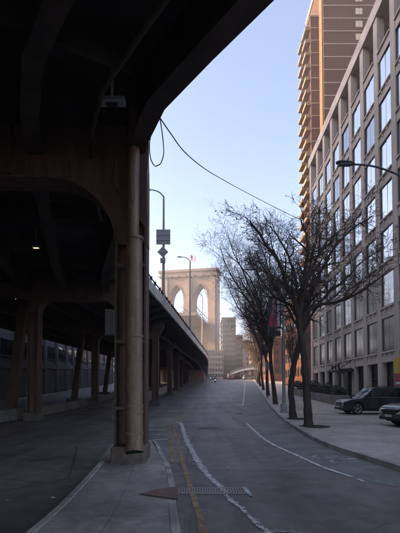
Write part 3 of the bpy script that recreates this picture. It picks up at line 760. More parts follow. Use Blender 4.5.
# yellow and red notice board at the right-hand edge
def notice():
    z1, zm, z0 = P(0, 358.5, 30.6).z, P(0, 374, 30.6).z, P(0, 386.5, 30.6).z; yc = 28.7
    t = thing('notice_board', 'yellow and red notice board on the wall at the right edge', 'sign', (14 + .03*yc, yc, z0), -.03)
    ym = mat('yellow_panel', (.52, .36, .03), .6, .1, 3); rm = mat('red_panel', (.33, .05, .06), .6, .1, 3); h, hm = z1-z0, zm-z0
    MB().box(-.13, -.09, -1.8, 1.85, hm+.006, h).build('panel', ym, t, local=True); MB().box(-.13, -.09, -1.8, 1.85, 0, hm-.006).build('panel', rm, t, local=True)
    MB().box(-.137, -.1305, -1.4, 1.5, .15, .32).build('stripe', litter, t, local=True)
    MB().box(-.088, -.003, -1.7, 1.7, .1, h-.1).build('frame', framem, t, local=True)
notice()

# planter wall, railing and hedge in front of the building
def planter():
    t = thing('planter', 'low concrete planter wall in front of the office building', 'planter', (12.5, 44, G(44)+KH))
    x0, x1, ya, yb = 12.2, 13.5, 36.3, 55.5; n = 8; L = (yb-ya)/n
    for k in range(n):
        a, b = ya+L*k+.01, ya+L*(k+1)-.01; z = G(a)
        MB().box(x0+.03*k, x0+.03*k+.25, a, b, z, z+1.02).build('wall_panel', conc, t, bevel=.02)
    MB().box(x0, x1, ya-.25, ya-.005, G(ya), G(ya)+1.02).build('end_panel', conc, t, bevel=.02)
    z = G(46)
    MB().add([(x0+.2, ya, G(ya)+.9), (x1+.4, ya, G(ya)+.9), (x1+.6, yb, G(yb)+.9), (x0+.4, yb, G(yb)+.9)], [(0, 1, 2, 3)]).build('soil', soilm, t)
    r = thing('metal_railing', 'dark metal railing on the planter wall by the hedge', 'railing', (12.3, 44, G(44)+1.2))
    for k in range(9):
        yy = ya+.2 + (yb-ya-.4)*k/8; xx = x0+.12+.012*(yy-ya); MB().bar((xx, yy, G(yy)+1.0), (xx, yy, G(yy)+1.9), .05, .05).build('post', framem, r)
    for zz in (1.18, 1.45, 1.72, 1.88):
        MB().bar((x0+.12, ya+.2, G(ya)+zz), (x0+.35, yb-.2, G(yb)+zz), .035, .06).build('rail', framem, r)
planter()
def leaf_cloud(name, parent, m, boxes, n, size, rng, kind=True):
    mb = MB()
    for _ in range(n):
        bx = boxes[rng.randrange(len(boxes))]; c, rad = bx
        while True:
            q = Vector((rng.uniform(-1, 1), rng.uniform(-1, 1), rng.uniform(-1, 1)))
            if .35 < q.length < 1: break
        p = Vector((c[0]+q.x*rad[0], c[1]+q.y*rad[1], c[2]+q.z*rad[2])); s = size*rng.uniform(.6, 1.3)
        a = Vector((rng.gauss(0,1), rng.gauss(0,1), rng.gauss(0,1))).normalized()*s; b = a.cross(Vector((rng.gauss(0,1), rng.gauss(0,1), rng.gauss(0,1)))).normalized()*s*.5
        mb.add([p-a, p+b, p+a, p-b], [(0, 1, 2, 3)])
    return mb.build(name, m, parent, fix=False)
rh = random.Random(11)
for k, (yy, rx, hz, lab) in enumerate(((38.5, .7, .75, 'nearest dark green shrub in the planter'), (41.8, .8, .95, 'second dark green shrub in the planter'), (45.5, .85, 1.05, 'third dark green shrub in the planter'), (49.5, .8, .9, 'fourth dark green shrub in the planter'), (53, .7, .8, 'farthest dark green shrub in the planter'))):
    xx = 13.25; t = thing('planter_shrub', lab, 'shrub', (xx, yy, G(yy)+.9), group='shrubs in the planter')
    st = MB()
    for q in range(7):
        a = rh.uniform(0, 6.28); st.tube([(xx, yy, G(yy)+.85), (xx+.3*math.cos(a), yy+.5*math.sin(a), G(yy)+.9+hz)], [.03, .01], 4)
    st.build('stems', barkm, t)
    bs = [((xx+rh.uniform(-.3, .3), yy+rh.uniform(-1.3, 1.3), G(yy)+1.0+hz*rh.uniform(.3, .8)), (rx*.6, .8, hz*.55)) for _ in range(6)]
    leaf_cloud('foliage', t, hedgem, bs, 1500, .09, rh)

# ------------------------------------------------------------------ brown apartment tower
def brown_tower():
    D = 87.0; xl, xr = 27.6, 47.0; H, HW = 96.0, 87.3; fl = 2.95
    t = thing('brown_tower', 'tall brown brick apartment tower with sunlit balconies', 'building', (37, D, G(D)))
    g = G(D)
    MB().box(xl, xr, D, D+14, g-.5, H).build('wall', brownbrick, t)
    MB().box(25.4, xl-.003, D+2.35, D+9.8, g-.5, HW).build('wing_wall', brownbrick, t)
    MB().box(xl-.28, xl-.003, D+.3, D+2.33, g-.5, H-.1).build('sunlit_strip', mat('sunlit_brick', (.165, .098, .060), .85, .12, 2, extra=mulnoise(.8, .8, 1.1)), t)  # side wall strip in paler brick, sunlight put into the colour
    band = MB().box(xl+.01, xr, D-.10, D-.001, 0, .24).mesh('floor_band', bandm)
    wband = MB().box(25.42, xl-.30, D+2.25, D+2.349, 0, .20).mesh('floor_band', bandm)
    # side balconies: slab plus sunlit parapet, two stacks along the left face
    bal = MB().box(-1.15, -.004, -1.55, 1.55, 0, .18).mesh('balcony', balcm)
    par = MB().box(-1.15, -1.05, -1.55, 1.55, .183, .80).box(-1.047, -.004, -1.55, -1.45, .183, .80).box(-1.047, -.004, 1.45, 1.55, .183, .80).mesh('parapet', balcm)
    door = MB().box(-.05, -.004, -1.0, 1.0, .18, 2.3).mesh('balcony_door', winglass)
    fbal = MB().box(25.30, xl-.31, D+1.2, D+2.24, 0, .16).mesh('front_ledge', bandm)
    frail = MB().box(25.30, xl-.31, D+1.2, D+1.25, .9, .96).mesh('rail', galv)
    for k in range(60):
        if k % 3 == 0: pass
    for k in range(31):
        z = 2.0 + g + fl*k + .55
        if z < H: inst('floor_band', band, t, (0, 0, z))
        if z < HW-.5:
            inst('floor_band', wband, t, (0, 0, z))
            if k > 1:
                for yb in (D+4.3, D+8.2):
                    b = inst('balcony', bal, t, (25.4, yb, z))
                    inst('parapet', par, b, (0, 0, 0), local=True); inst('balcony_door', door, b, (1.3-1.3, 0, 0), local=True)
                    
    # windows of the front face, blinds drawn
    win = MB().box(-.8, .8, D-.06, D-.001, 0, 1.5).mesh('window', bandm)
    pan = MB().box(-.72, -.04, D-.075, D-.061, .08, 1.42).box(.04, .72, D-.075, D-.061, .08, 1.42).mesh('pane', mat('blind_behind_glass', (.42, .36, .28), .35, .2, 3))
    for k in range(31):
        z = 2.0 + g + fl*k + .55 + 1.0
        for xx in (35.6, 41.5):
            if z < H-2:
                w = inst('window', win, t, (xx, 0, z)); inst('pane', pan, w, (0, 0, 0), local=True)
    MB().box(xl-.2, xr+.2, D-.2, D+14.2, H+.002, H+1.2).build('roof_parapet', bandm, t)
    MB().box(25.2, xl-.29, D+2.2, D+9.9, HW+.002, HW+.35).build('wing_roof', bandm, t)
    for (xa, ya), (xb, yb) in (((25.3, D+2.3), (27.2, D+2.3)), ((25.3, D+2.3), (25.3, D+9.8))):
        MB().bar((xa, ya, HW+1.2), (xb, yb, HW+1.2), .06, .06).build('roof_rail', galv, t)
        for q in range(6): MB().bar((xa+(xb-xa)*q/5, ya+(yb-ya)*q/5, HW+.35), (xa+(xb-xa)*q/5, ya+(yb-ya)*q/5, HW+1.2), .05, .05).build('roof_rail_post', galv, t)
brown_tower()

# ------------------------------------------------------------------ generic far building with built windows
def far_block(name, label, x0, x1, y0, y1, h, wm, nx, nz, ny=0, roof=True, winm=None):
    g = G((y0+y1)/2) - .5
    t = thing(name, label, 'building', ((x0+x1)/2, (y0+y1)/2, g))
    MB().box(x0, x1, y0, y1, g, h).build('wall', wm, t)
    MB().box(x0-.25, x1+.25, y0-.25, y1+.25, h+.003, h+.7).build('cornice', granited, t)
    wx = (x1-x0)/nx; wz = (h-g-2)/nz
    wf = MB().box(-wx*.28, wx*.28, -.10, -.001, 0, wz*.55).mesh('window', framem)
    pn = MB().box(-wx*.24, wx*.24, -.13, -.101, wz*.04, wz*.51).mesh('pane', winglass)
    for i in range(nx):
        for k in range(nz):
            w = inst('window', wf, t, (x0+wx*(i+.5), y0, g+2+wz*(k+.2))); inst('pane', pn, w, (0, 0, 0), local=True)
    if ny:
        wy = (y1-y0)/ny
        wf2 = MB().box(-.10, -.001, -wy*.26, wy*.26, 0, wz*.55).mesh('window', framem); pn2 = MB().box(-.13, -.101, -wy*.22, wy*.22, wz*.04, wz*.51).mesh('pane', winglass)
        for i in range(ny):
            for k in range(nz):
                w = inst('window', wf2, t, (x0, y0+wy*(i+.5), g+2+wz*(k+.2))); inst('pane', pn2, w, (0, 0, 0), local=True)
    return t
far_block('brick_house', 'red brick building glowing orange behind the near trees', 18.5, 27, 72, 86.5, 19, redbrick, 5, 5, 7)
far_block('brick_house', 'lower red brick building farther along behind the trees', 22, 34, 120, 150, 17, redbrick, 6, 4, 8)
far_block('masonry_block', 'grey beige block standing just right of the bridge tower', 12.8, 20.5, 228, 250, 42, greymas, 5, 12, 5)
far_block('masonry_block', 'pale block with its top below the grey one beside the tower', 20.8, 25.2, 236, 262, 33, beigem, 3, 8, 5)
far_block('masonry_block', 'low pinkish block at the end of the street', 28, 41, 215, 240, 23, beigem, 6, 5, 6)
far_block('masonry_block', 'pale narrow block closing the gap at the end of the street', 24, 38, 296, 320, 37, beigem, 6, 10, 5)
far_block('masonry_block', 'wide pale building half hidden behind the far trees', 42, 66, 190, 230, 30, beigem, 9, 7, 8)
far_block('masonry_block', 'long pale building across the end of the street at the tower foot', -4, 12, 205, 226, 21, beigem, 11, 5, 5)

# ------------------------------------------------------------------ suspension bridge tower
def bridge_tower():
    D = 275.0; cx = -8.0; a = R(-11)
    t = thing('bridge_tower', 'stone bridge tower with two pointed arches rising behind the viaduct', 'bridge tower', (cx, D, 5.9), a)
    Wd = 40.0; top = 84.2 - 5.9; base = -2; dep = 13
    hw = Wd/2; kw = dict(local=True)
    pierw = [( -hw, -hw+6.4), (-3.5, 3.5), (hw-6.4, hw)]
    spring, peak, deckz = 57.5, 68.3, 42.0
    for x0, x1 in pierw:
        MB().box(x0, x1, 0, dep, base, spring).build('pier', granite, t, **kw)
        c = (x0+x1)/2; w = (x1-x0)*.62/2
        MB().box(c-w, c+w, -1.3, -.01, base, top-7).build('buttress', granite, t, **kw)
        MB().prism([(c-w, top-7), (c+w, top-7), (c+w*.7, top-5.2), (c-w*.7, top-5.2)], 'y', -1.0, -.01).build('buttress_cap', granited, t, **kw)
    # arch heads: wall above springing with a pointed opening
    def half(side_x0, side_x1):
        ow = side_x1 - side_x0; r = ow*1.06; pts_l, pts_r = [], []
        H = peak - spring
        for k in range(9):
            s = k/8; z = spring + H*s; x = ow - math.sqrt(max(ow*ow - (s*.866*ow)**2, 0))
            pts_l.append((side_x0 + x, z)); pts_r.append((side_x1 - x, z))
        return pts_l, pts_r
    opens = [(-hw+6.4, -3.5), (3.5, hw-6.4)]
    for (x0, x1), (c0, c1) in zip(opens, [(-hw, 0), (0, hw)]):
        l, r = half(x0, x1); m = (x0+x1)/2
        MB().prism([(c0, spring)] + l + [(m, top-5), (c0, top-5)], 'y', 0, dep).build('arch_head', granite, t, **kw)
        MB().prism([(c1, spring), (c1, top-5), (m, top-5)] + list(reversed(r)), 'y', 0, dep).build('arch_head', granite, t, **kw)
        ring = []
        for pts in (l, r):
            mb = MB(); sgn = -1 if pts is l else 1
            for q in range(8):
                (xa, za), (xb, zb) = pts[q], pts[q+1]
                mb.add([(xa, -.25, za), (xb, -.25, zb), (xb+sgn*.9, -.25, zb+.5), (xa+sgn*1.1, -.25, za+.1)], [(0, 1, 2, 3)])
                mb.add([(xa, -.25, za), (xb, -.25, zb), (xb, .0, zb), (xa, .0, za)], [(0, 1, 2, 3)])
            mb.build('arch_ring', granited, t, **kw)
    MB().box(-hw-.4, hw+.4, -1.5, dep+.4, top-5, top-3.8).build('string_course', granited, t, **kw)
    MB().box(-hw, hw, -1.1, dep, top-3.797, top-1.6).build('attic', granite, t, **kw)
    MB().box(-hw-1.1, hw+1.1, -2.2, dep+1, top-1.597, top).build('cornice', granited, t, **kw)
    # roadway, truss and cables
    for x0, x1 in opens: MB().box(x0+.01, x1-.01, 1.5, dep-1.5, base, deckz-3.01).build('infill_wall', granite, t, **kw)
    MB().box(-hw+6.5, hw-6.5, -40, 60, deckz-3, deckz-1).build('deck', granited, t, **kw)
    m = MB()
    for xx in (-13, -5, 5, 13):
        for zz in (deckz+.2, deckz+2.4): m.bar((xx, -40, zz), (xx, 60, zz), .3, .3)
        for q in range(20):
            m.bar((xx, -40+5*q, deckz+.2), (xx, -35+5*q, deckz+2.4), .12, .12)
    m.build('deck_truss', framem, t, **kw)
    cb = MB()
    for xx in (-hw+9, -6, 6, hw-9):
        for sgn in (-1, 1):
            L = 42 if sgn < 0 else 150
            pts = [(xx, (dep/2) + sgn*L*s, top-1 - (top-deckz-8)*(1-(1-s)**1.5)*(.45 if sgn < 0 else .9)) for s in [k/10 for k in range(11)]]
            cb.tube(pts, .26, 5)
        for q in range(1, 5): cb.tube([(xx, dep/2, top-6), (xx + (2.2*q if xx < 0 else -2.0*q)*.55, dep/2+22*q, deckz+2)], .11, 4)
    cb.build('cables', framem, t, **kw)
    return t
bridge_tower()
def flag():
    p = P(190.5, 268, 273); t = thing('flag', 'small red and white striped flag on top of the bridge tower', 'flag', p)
    MB().tube([p, p + Vector((0, 0, 10.5))], [.22, .12], 8).build('flag_pole', galv, t)
    red = mat('flag_red', (.55, .06, .06), .7); wht = mat('flag_white', (.7, .68, .66), .7); blu = mat('flag_blue', (.05, .07, .22), .7)
    z0 = p.z + 5.4; nS = 13; L = 4.4; hh = 3.8
    for s in range(nS):
        mb = MB(); zb = z0 + hh*s/nS; zt = z0 + hh*(s+1)/nS
        for q in range(8):
            xa, xb = L*q/8, L*(q+1)/8; f = lambda x: .5*math.sin(x*1.3)
            dr = lambda x: -x*.35
            mb.add([(p.x+xa*.8, p.y+f(xa), zb+dr(xa)), (p.x+xb*.8, p.y+f(xb), zb+dr(xb)), (p.x+xb*.8, p.y+f(xb), zt+dr(xb)), (p.x+xa*.8, p.y+f(xa), zt+dr(xa))], [(0, 1, 2, 3)], 0 if not (s > 5 and q < 3) else 1)
        mb.build('stripe', [red if s % 2 == 0 else wht, blu], t, fix=False)
flag()

# ------------------------------------------------------------------ far overpass with a lit arch
def overpass():
    D = 168; x0, x1 = 12.5, 27; g = G(D)
    t = thing('arched_overpass', 'pale arched overpass crossing at the end of the street', 'bridge', ((x0+x1)/2, D, g))
    n = 14; up, lo = [], []
    for k in range(n+1):
        s = k/n; x = x0 + (x1-x0)*s; up.append((x, g + 1.6 + 3.4*math.sin(math.pi*(.08+.60*s)))); lo.append((x, up[-1][1] - .75))
    MB().prism(up + list(reversed(lo)), 'y', D, D+5).build('deck', fascia, t)
    MB().prism([(x, z+.9) for x, z in up] + [(x, z+.003) for x, z in reversed(up)], 'y', D-.2, D-.05).build('parapet', beigem, t)
    MB().box(x0-.6, x0+1.2, D-.1, D+5.1, g-.3, lo[1][1]+.3).build('abutment', beigem, t)
    for x in (16.5, 19.5, 22.5, 25.5):
        z = min(lo, key=lambda q: abs(q[0]-x))[1]
        MB().box(x-.35, x+.35, D+.5, D+4.5, g-.3, z-.02).build('pier', redbrick, t)
overpass()

# ------------------------------------------------------------------ trees
def resample(path, rad, n):
    out, rr = [], []
    L = len(path)-1
    for i in range(n+1):
        t = i/n*L; k = min(int(t), L-1); f = t-k
        out.append(path[k].lerp(path[k+1], f)); rr.append(rad[k]*(1-f)+rad[k+1]*f)
    return out, rr
def grow(rng, wood, twig, p, d, L, r, lvl, tips, spread=1.0, up=.10):
    n = 5 if lvl < 2 else (4 if lvl < 4 else 3)
    pts = [p.copy()]; d = d.normalized()
    for i in range(n):
        j = .19 if lvl < 3 else .17
        d = (d + Vector((rng.gauss(0, j), rng.gauss(0, j), rng.gauss(0, j*.8) + up*(1 if lvl < 3 else .4)))).normalized()
        pts.append(pts[-1] + d*(L/n))
    rad = [max(r*(1-.55*i/n), .0065) for i in range(n+1)]
    (wood if lvl < 3 else twig).tube(pts, rad, 7 if lvl < 2 else (5 if lvl < 3 else 3), cap=False)
    children(rng, wood, twig, pts, rad, L, lvl, tips, spread, up)
def children(rng, wood, twig, pts, rad, L, lvl, tips, spread=1.0, up=.10, t0=.25, num=None):
    if lvl >= 5: tips.append(pts[-1]); return
    cnt = num or {0: 5, 1: 6, 2: 6, 3: 4, 4: 2}[lvl]
    n = len(pts)-1
    for c in range(cnt):
        t = t0 + (1-t0)*(c + rng.uniform(.2, .9))/cnt
        k = min(int(t*n), n-1); f = t*n-k
        q = pts[k].lerp(pts[k+1], f); ax = (pts[k+1]-pts[k]).normalized()
        s = Vector((rng.gauss(0, 1), rng.gauss(0, 1), rng.gauss(.15, .8))); s = (s - ax*s.dot(ax)).normalized()
        ang = R(rng.uniform(28, 62))*spread
        nd = ax*math.cos(ang) + s*math.sin(ang)
        rr = (rad[k]*(1-f)+rad[k+1]*f)
        grow(rng, wood, twig, q, nd, L*rng.uniform(.48, .72), max(rr*rng.uniform(.50, .68), .0075), lvl+1, tips, spread, up)
def finish_tree(t, wood, twig, tips, rng, leaves):
    wood.build('trunk', barkm, t, smooth=True, fix=False)
    twig.build('crown', twigm, t, fix=False)
    mb = MB()
    for _ in range(leaves):
        p = tips[rng.randrange(len(tips))] + Vector((rng.gauss(0, .12), rng.gauss(0, .12), rng.gauss(-.05, .1))); s = rng.uniform(.025, .06)
        a = Vector((rng.gauss(0,1), rng.gauss(0,1), rng.gauss(0,1))).normalized()*s; b = a.cross(Vector((rng.gauss(0,1), .3, rng.gauss(0,1)))).normalized()*s*.6
        mb.add([p-a, p+b, p+a, p-b], [(0, 1, 2, 3)])
    if leaves: tag(mb.build('dry_leaves', leafm, t, fix=False), kind='stuff')
def trunk_flare(wood, base, path, rad, n=9):
    wood.tube(smooth_path(path, .5), None or _rs(path, rad, .5), n, cap=False)
def _rs(path, rad, step):
    out = []
    for i in range(len(path)-1):
        n = max(1, int((Vector(path[i+1])-Vector(path[i])).length/step))
        for k in range(n): out.append(rad[i]*(1-k/n)+rad[i+1]*k/n)
    out.append(rad[-1]); return out
def hero_tree(seed, label, base_px, dbase, trunk_px, trunk_r, limbs, leaves, lp=.9):
    "limbs: list of (pixel path, end depth, start radius); depth drifts from trunk to the given end depth"
    rng = random.Random(seed); b = P(*base_px, dbase); b.z = G(dbase)+KH
    t = thing('street_tree', label, 'tree', b, group='bare street trees along the kerb')
    wood, twig, tips = MB(), MB(), []
    tp = [b + Vector((0, 0, -.1)), b + Vector((0, 0, .12))] + [P(x, y, dbase) for x, y in trunk_px]
    tr = [trunk_r*1.75, trunk_r*1.28] + [trunk_r*(1.0-.25*i/len(trunk_px)) for i in range(len(trunk_px))]
    rs0 = _rs(tp, tr, .2); wood.tube([p + Vector((rng.gauss(0, .008), rng.gauss(0, .008), 0)) for p in smooth_path(tp, .2)], [q*rng.uniform(.93, 1.08) for q in rs0], 11, cap=False)
    for path, dend, r0 in limbs:
        n = len(path); pts = [P(x, y, dbase + (dend-dbase)*i/(n-1)) for i, (x, y) in enumerate(path)]
        rr = [max(1.25*r0*(1-.75*i/(n-1)), .02) for i in range(n)]
        sp = smooth_path(pts, .35); rs = _rs(pts, rr, .35)
        sp = [p + Vector((rng.gauss(0, .025), rng.gauss(0, .03), rng.gauss(0, .025))) if 0 < i < len(sp)-1 else p for i, p in enumerate(sp)]
        wood.tube(sp, rs, 7, cap=False)
        L = sum((pts[i+1]-pts[i]).length for i in range(n-1))
        children(rng, wood, twig, sp, rs, min(L*.36, 1.75), 1, tips, 1.0, .0, .14, max(7, int(L*2.6)))
    finish_tree(t, wood, twig, tips, rng, leaves)
    pit = thing('tree_pit', label.split(' tree')[0] + ' tree: dark earth pit around its foot', 'tree pit', (b.x, b.y, b.z), group='tree pits')
    MB().prism([(b.x+.28+math.cos(a)*.66*random.uniform(.9, 1.1), b.y+math.sin(a)*.8*random.uniform(.9, 1.1)) for a in [k*math.pi/8 for k in range(16)]], 'z', b.z-.05, b.z+.012).build('soil', soilm, pit)
    return t
hero_tree(21, 'nearest bare tree with a long limb reaching over to the building', (308.5, 427), 17.8,
    [(307, 400), (305, 372), (303, 350), (300, 330), (298.5, 318)], .165,
    [([(298.5, 318), (295, 302), (287, 288), (281, 268), (270, 250), (259, 234), (250, 222)], 16.4, .10),
     ([(299, 320), (302, 298), (305, 272), (308, 246), (306, 234), (301, 220)], 18.6, .10),
     ([(301, 330), (306, 314), (318, 304), (334, 303), (350, 297), (362, 292), (376, 281), (390, 268)], 17.0, .075),
     ([(299, 320), (290, 306), (276, 298), (264, 285), (257, 273), (251, 264)], 19.5, .07),
     ([(303, 290), (312, 268), (322, 250), (333, 236), (346, 228)], 19.0, .06)], 500)
hero_tree(22, 'second bare tree leaning right beside the nearest one', (292.8, 419.5), 22.3,
    [(292, 402), (290.8, 388), (293, 370), (297, 352), (300.5, 338)], .17,
    [([(300.5, 338), (305, 315), (313, 290), (323, 266), (336, 246), (352, 229), (372, 216)], 21.0, .10),
     ([(300, 338), (299, 310), (296, 282), (288, 255), (280, 240), (270, 226)], 23.5, .10),
     ([(300, 340), (308, 322), (322, 300), (344, 280), (362, 262), (384, 246)], 23.5, .075),
     ([(299, 330), (290, 312), (278, 290), (264, 270), (256, 252)], 20.5, .07),
     ([(302, 318), (306, 285), (312, 255), (317, 236), (316, 222)], 24.5, .07)], 500)
def street_tree(seed, label, x, d, h, lean=0, leaves=500, r=.2, nl=6, side=KH):
    rng = random.Random(seed); b = Vector((x, d, G(d)+side))
    t = thing('street_tree', label, 'tree', b, group='bare street trees along the kerb')
    wood, twig, tips = MB(), MB(), []
    th = h*rng.uniform(.30, .36); tp = [b+Vector((0, 0, -.1)), b+Vector((0, 0, .15))]
    for k in range(1, 4): tp.append(b + Vector((lean*k/3+rng.gauss(0, .06), rng.gauss(0, .08), th*k/3)))
    wood.tube(smooth_path(tp, .5), _rs(tp, [r*1.6, r*1.2, r, r*.9, r*.8], .5), 8, cap=False)
    for i in range(nl):
        a = 2*math.pi*(i+rng.uniform(-.3, .3))/nl; tilt = R(rng.uniform(14, 33)) if i else R(5)
        dv = Vector((math.cos(a)*math.sin(tilt)*(.35 if math.cos(a) < 0 else 1), math.sin(a)*math.sin(tilt), math.cos(tilt)))
        L = (h-th)*rng.uniform(.92, 1.15)
        p0 = tp[-1] + Vector((0, 0, -rng.uniform(0, .6)))
        n = 7; pts = [p0]; dd = dv.copy()
        for k in range(n):
            dd = (dd + Vector((rng.gauss(0, .13), rng.gauss(0, .13), rng.gauss(.06, .08)))).normalized(); pts.append(pts[-1]+dd*L/n)
        rr = [r*.62*(1-.8*k/n) for k in range(n+1)]
        wood.tube(pts, rr, 7, cap=False)
        children(rng, wood, twig, pts, rr, L*.34, 1, tips, 1.05, .05, .12, 15)
    finish_tree(t, wood, twig, tips, rng, leaves)
tl = lambda d: 7.05 + .119*(d-37.5)
street_tree(131, 'third bare tree from the camera, just past the lamp post', tl(37.5), 37.5, 15.8, -.5, 2200)
street_tree(32, 'fourth bare tree from the camera along the kerb', tl(51), 51, 17.5, -.3, 2500)
street_tree(33, 'fifth bare tree from the camera along the kerb', tl(66), 66, 17, -.4, 3000)
street_tree(34, 'sixth bare tree along the kerb, uphill', tl(82), 82, 16, -.2, 3000)
street_tree(35, 'seventh bare tree along the kerb, near the crest', tl(98), 98, 13.5, 0, 1800, nl=5)
street_tree(36, 'eighth bare tree along the kerb, at the crest', tl(116), 116, 13, 0, 1800, nl=5)
street_tree(37, 'farthest bare tree along the kerb, beyond the crest', tl(138), 138, 13, 0, 1500, nl=5)
street_tree(38, 'bare tree set back between the kerb trees and the brick building', 14.5, 62, 13, 0, 800, nl=5)

# ------------------------------------------------------------------ lamp posts on the right
def banner_lamp():
    b = Vector((LP.x, 27.6, G(27.6)+KH)); x, y, z = b
    t = thing('lamp_post', 'grey lamp post with boxy foot and poster banner by the kerb', 'lamp post', b)
    MB().box(x-.24, x+.24, y-.24, y+.24, z, z+.14).box(x-.19, x+.19, y-.19, y+.19, z+.143, z+.62).build('base', galv, t, bevel=.03)
    MB().tube([(x, y, z+.6), (x, y, z+5), (x, y, z+8.9)], [.115, .10, .07], 12).build('pole', galv, t, smooth=True)
    MB().tube([(x, y, z+8.7), (x-.4, y-.3, z+9.3), (x-1.4, y-.9, z+9.6), (x-2.2, y-1.3, z+9.6)], [.06, .055, .05, .045], 8).build('arm', galv, t, smooth=True)
    MB().loft([[(x-2.1-s*.7, y-1.3-.12*w, z+9.54), (x-2.1-s*.7, y-1.3+.12*w, z+9.54), (x-2.1-s*.7, y-1.3+.08*w, z+9.6+.08*w), (x-2.1-s*.7, y-1.3-.08*w, z+9.6+.08*w)] for s, w in ((0, .6), (.3, 1.3), (.8, 1.2), (1, .5))]).build('lamp_head', galv, t, smooth=True)
    # hanging poster banner, built from its flat colour fields
    zt, zb = P(0, 288, 27.6).z, P(0, 329, 27.6).z; x1 = x-.16; x0 = x-1.06
    bn = thing('poster_banner', 'red and grey poster banner hanging on the grey lamp post', 'banner', (x1, y, zb))
    dk = mat('banner_dark', (.055, .05, .055), .6, .2, 4); rd = mat('banner_red', (.55, .06, .11), .6, .25, 4); pk = mat('banner_pink', (.55, .22, .28), .6, .2, 4); wt = mat('banner_white', (.65, .63, .63), .6, .15, 4)
    H = zt-zb
    MB().box(x0, x1, y-.02, y+.02, zb, zt).build('cloth', dk, bn)
    fr = lambda u0, u1, v0, v1, nm, m, q=.0: MB().box(x0+(x1-x0)*u0, x0+(x1-x0)*u1, y-.024-q, y-.0205-q, zb+H*v0, zb+H*v1).build(nm, m, bn)
    fr(.70, .90, .06, .94, 'white_field', wt); fr(.10, .66, .80, .95, 'pale_field', wt)
    def blob(poly, nm, m, q): MB().prism([(x0+(x1-x0)*u, zb+H*v) for u, v in poly], 'y', y-.0245-q, y-.0205-q).build(nm, m, bn)
    blob([(.06, .05), (.68, .05), (.66, .30), (.60, .46), (.44, .50), (.30, .45), (.14, .28)], 'red_field', rd, .0)
    blob([(.28, .30), (.52, .28), (.62, .42), (.56, .62), (.46, .74), (.34, .70), (.26, .52)], 'pink_field', pk, .006)
    for zz in (zb-.05, zt+.02): MB().bar((x, y, zz), (x0-.05, y, zz), .05, .05).build('bracket', framem, bn)
    MB().box(x0, x1-.05, y-.12, y+.12, zb-.50, zb-.12).build('box', castiron, bn, bevel=.03)
banner_lamp()
def near_lamp():
    d = 13.5; a = P(336, 162.6, d); pts = [P(353, 164.5, d), P(364, 165, d), P(376, 167, d), P(390, 171.5, d), P(404, 178, d), P(420, 188, d), P(428, 205, d)]
    base = Vector((pts[-1].x, d, KH)); t = thing('lamp_post', 'lamp post outside the right edge with its arm reaching in', 'lamp post', base)
    MB().tube([base, base+Vector((0, 0, 4)), pts[-1]+Vector((0, 0, .1))], [.13, .11, .075], 12).build('pole', galv, t, smooth=True)
    MB().tube(smooth_path(pts, .15), .032, 8).build('arm', castiron, t, smooth=True)
    h = MB(); b = pts[0] + Vector((.05, 0, .02)); ax = (a-b); rings = []
    for s, w, hh in ((0, .05, .04), (.12, .10, .06), (.4, .15, .065), (.75, .14, .055), (.95, .09, .04), (1.0, .03, .02)):
        c = b + ax*s; rings.append([(c.x, c.y+w*math.cos(q), c.z+hh*math.sin(q)) for q in [k*math.pi/5 for k in range(10)]])
    h.loft(rings).build('lamp_head', castiron, t, smooth=True)
    c = b + ax*.55; MB().box(c.x-.22, c.x+.22, c.y-.10, c.y+.10, c.z-.075, c.z-.05).build('lens', winglass, t)
near_lamp()
def dark_pole():
    p = GP(267.6, 398, KH); t = thing('sign_pole', 'thin dark pole between the kerb trees', 'pole', p)
    MB().tube([p, p+Vector((0, 0, 4.4))], [.07, .06], 8).build('pole', castiron, t, smooth=True)
    MB().box(p.x-.28, p.x+.28, p.y-.05, p.y-.02+.03*.3, p.z+3.3, p.z+4.2).build('plate', signback, t)
    MB().box(p.x-.11, p.x+.11, p.y-.11, p.y+.11, p.z, p.z+.12).build('foot', castiron, t)
dark_pole()

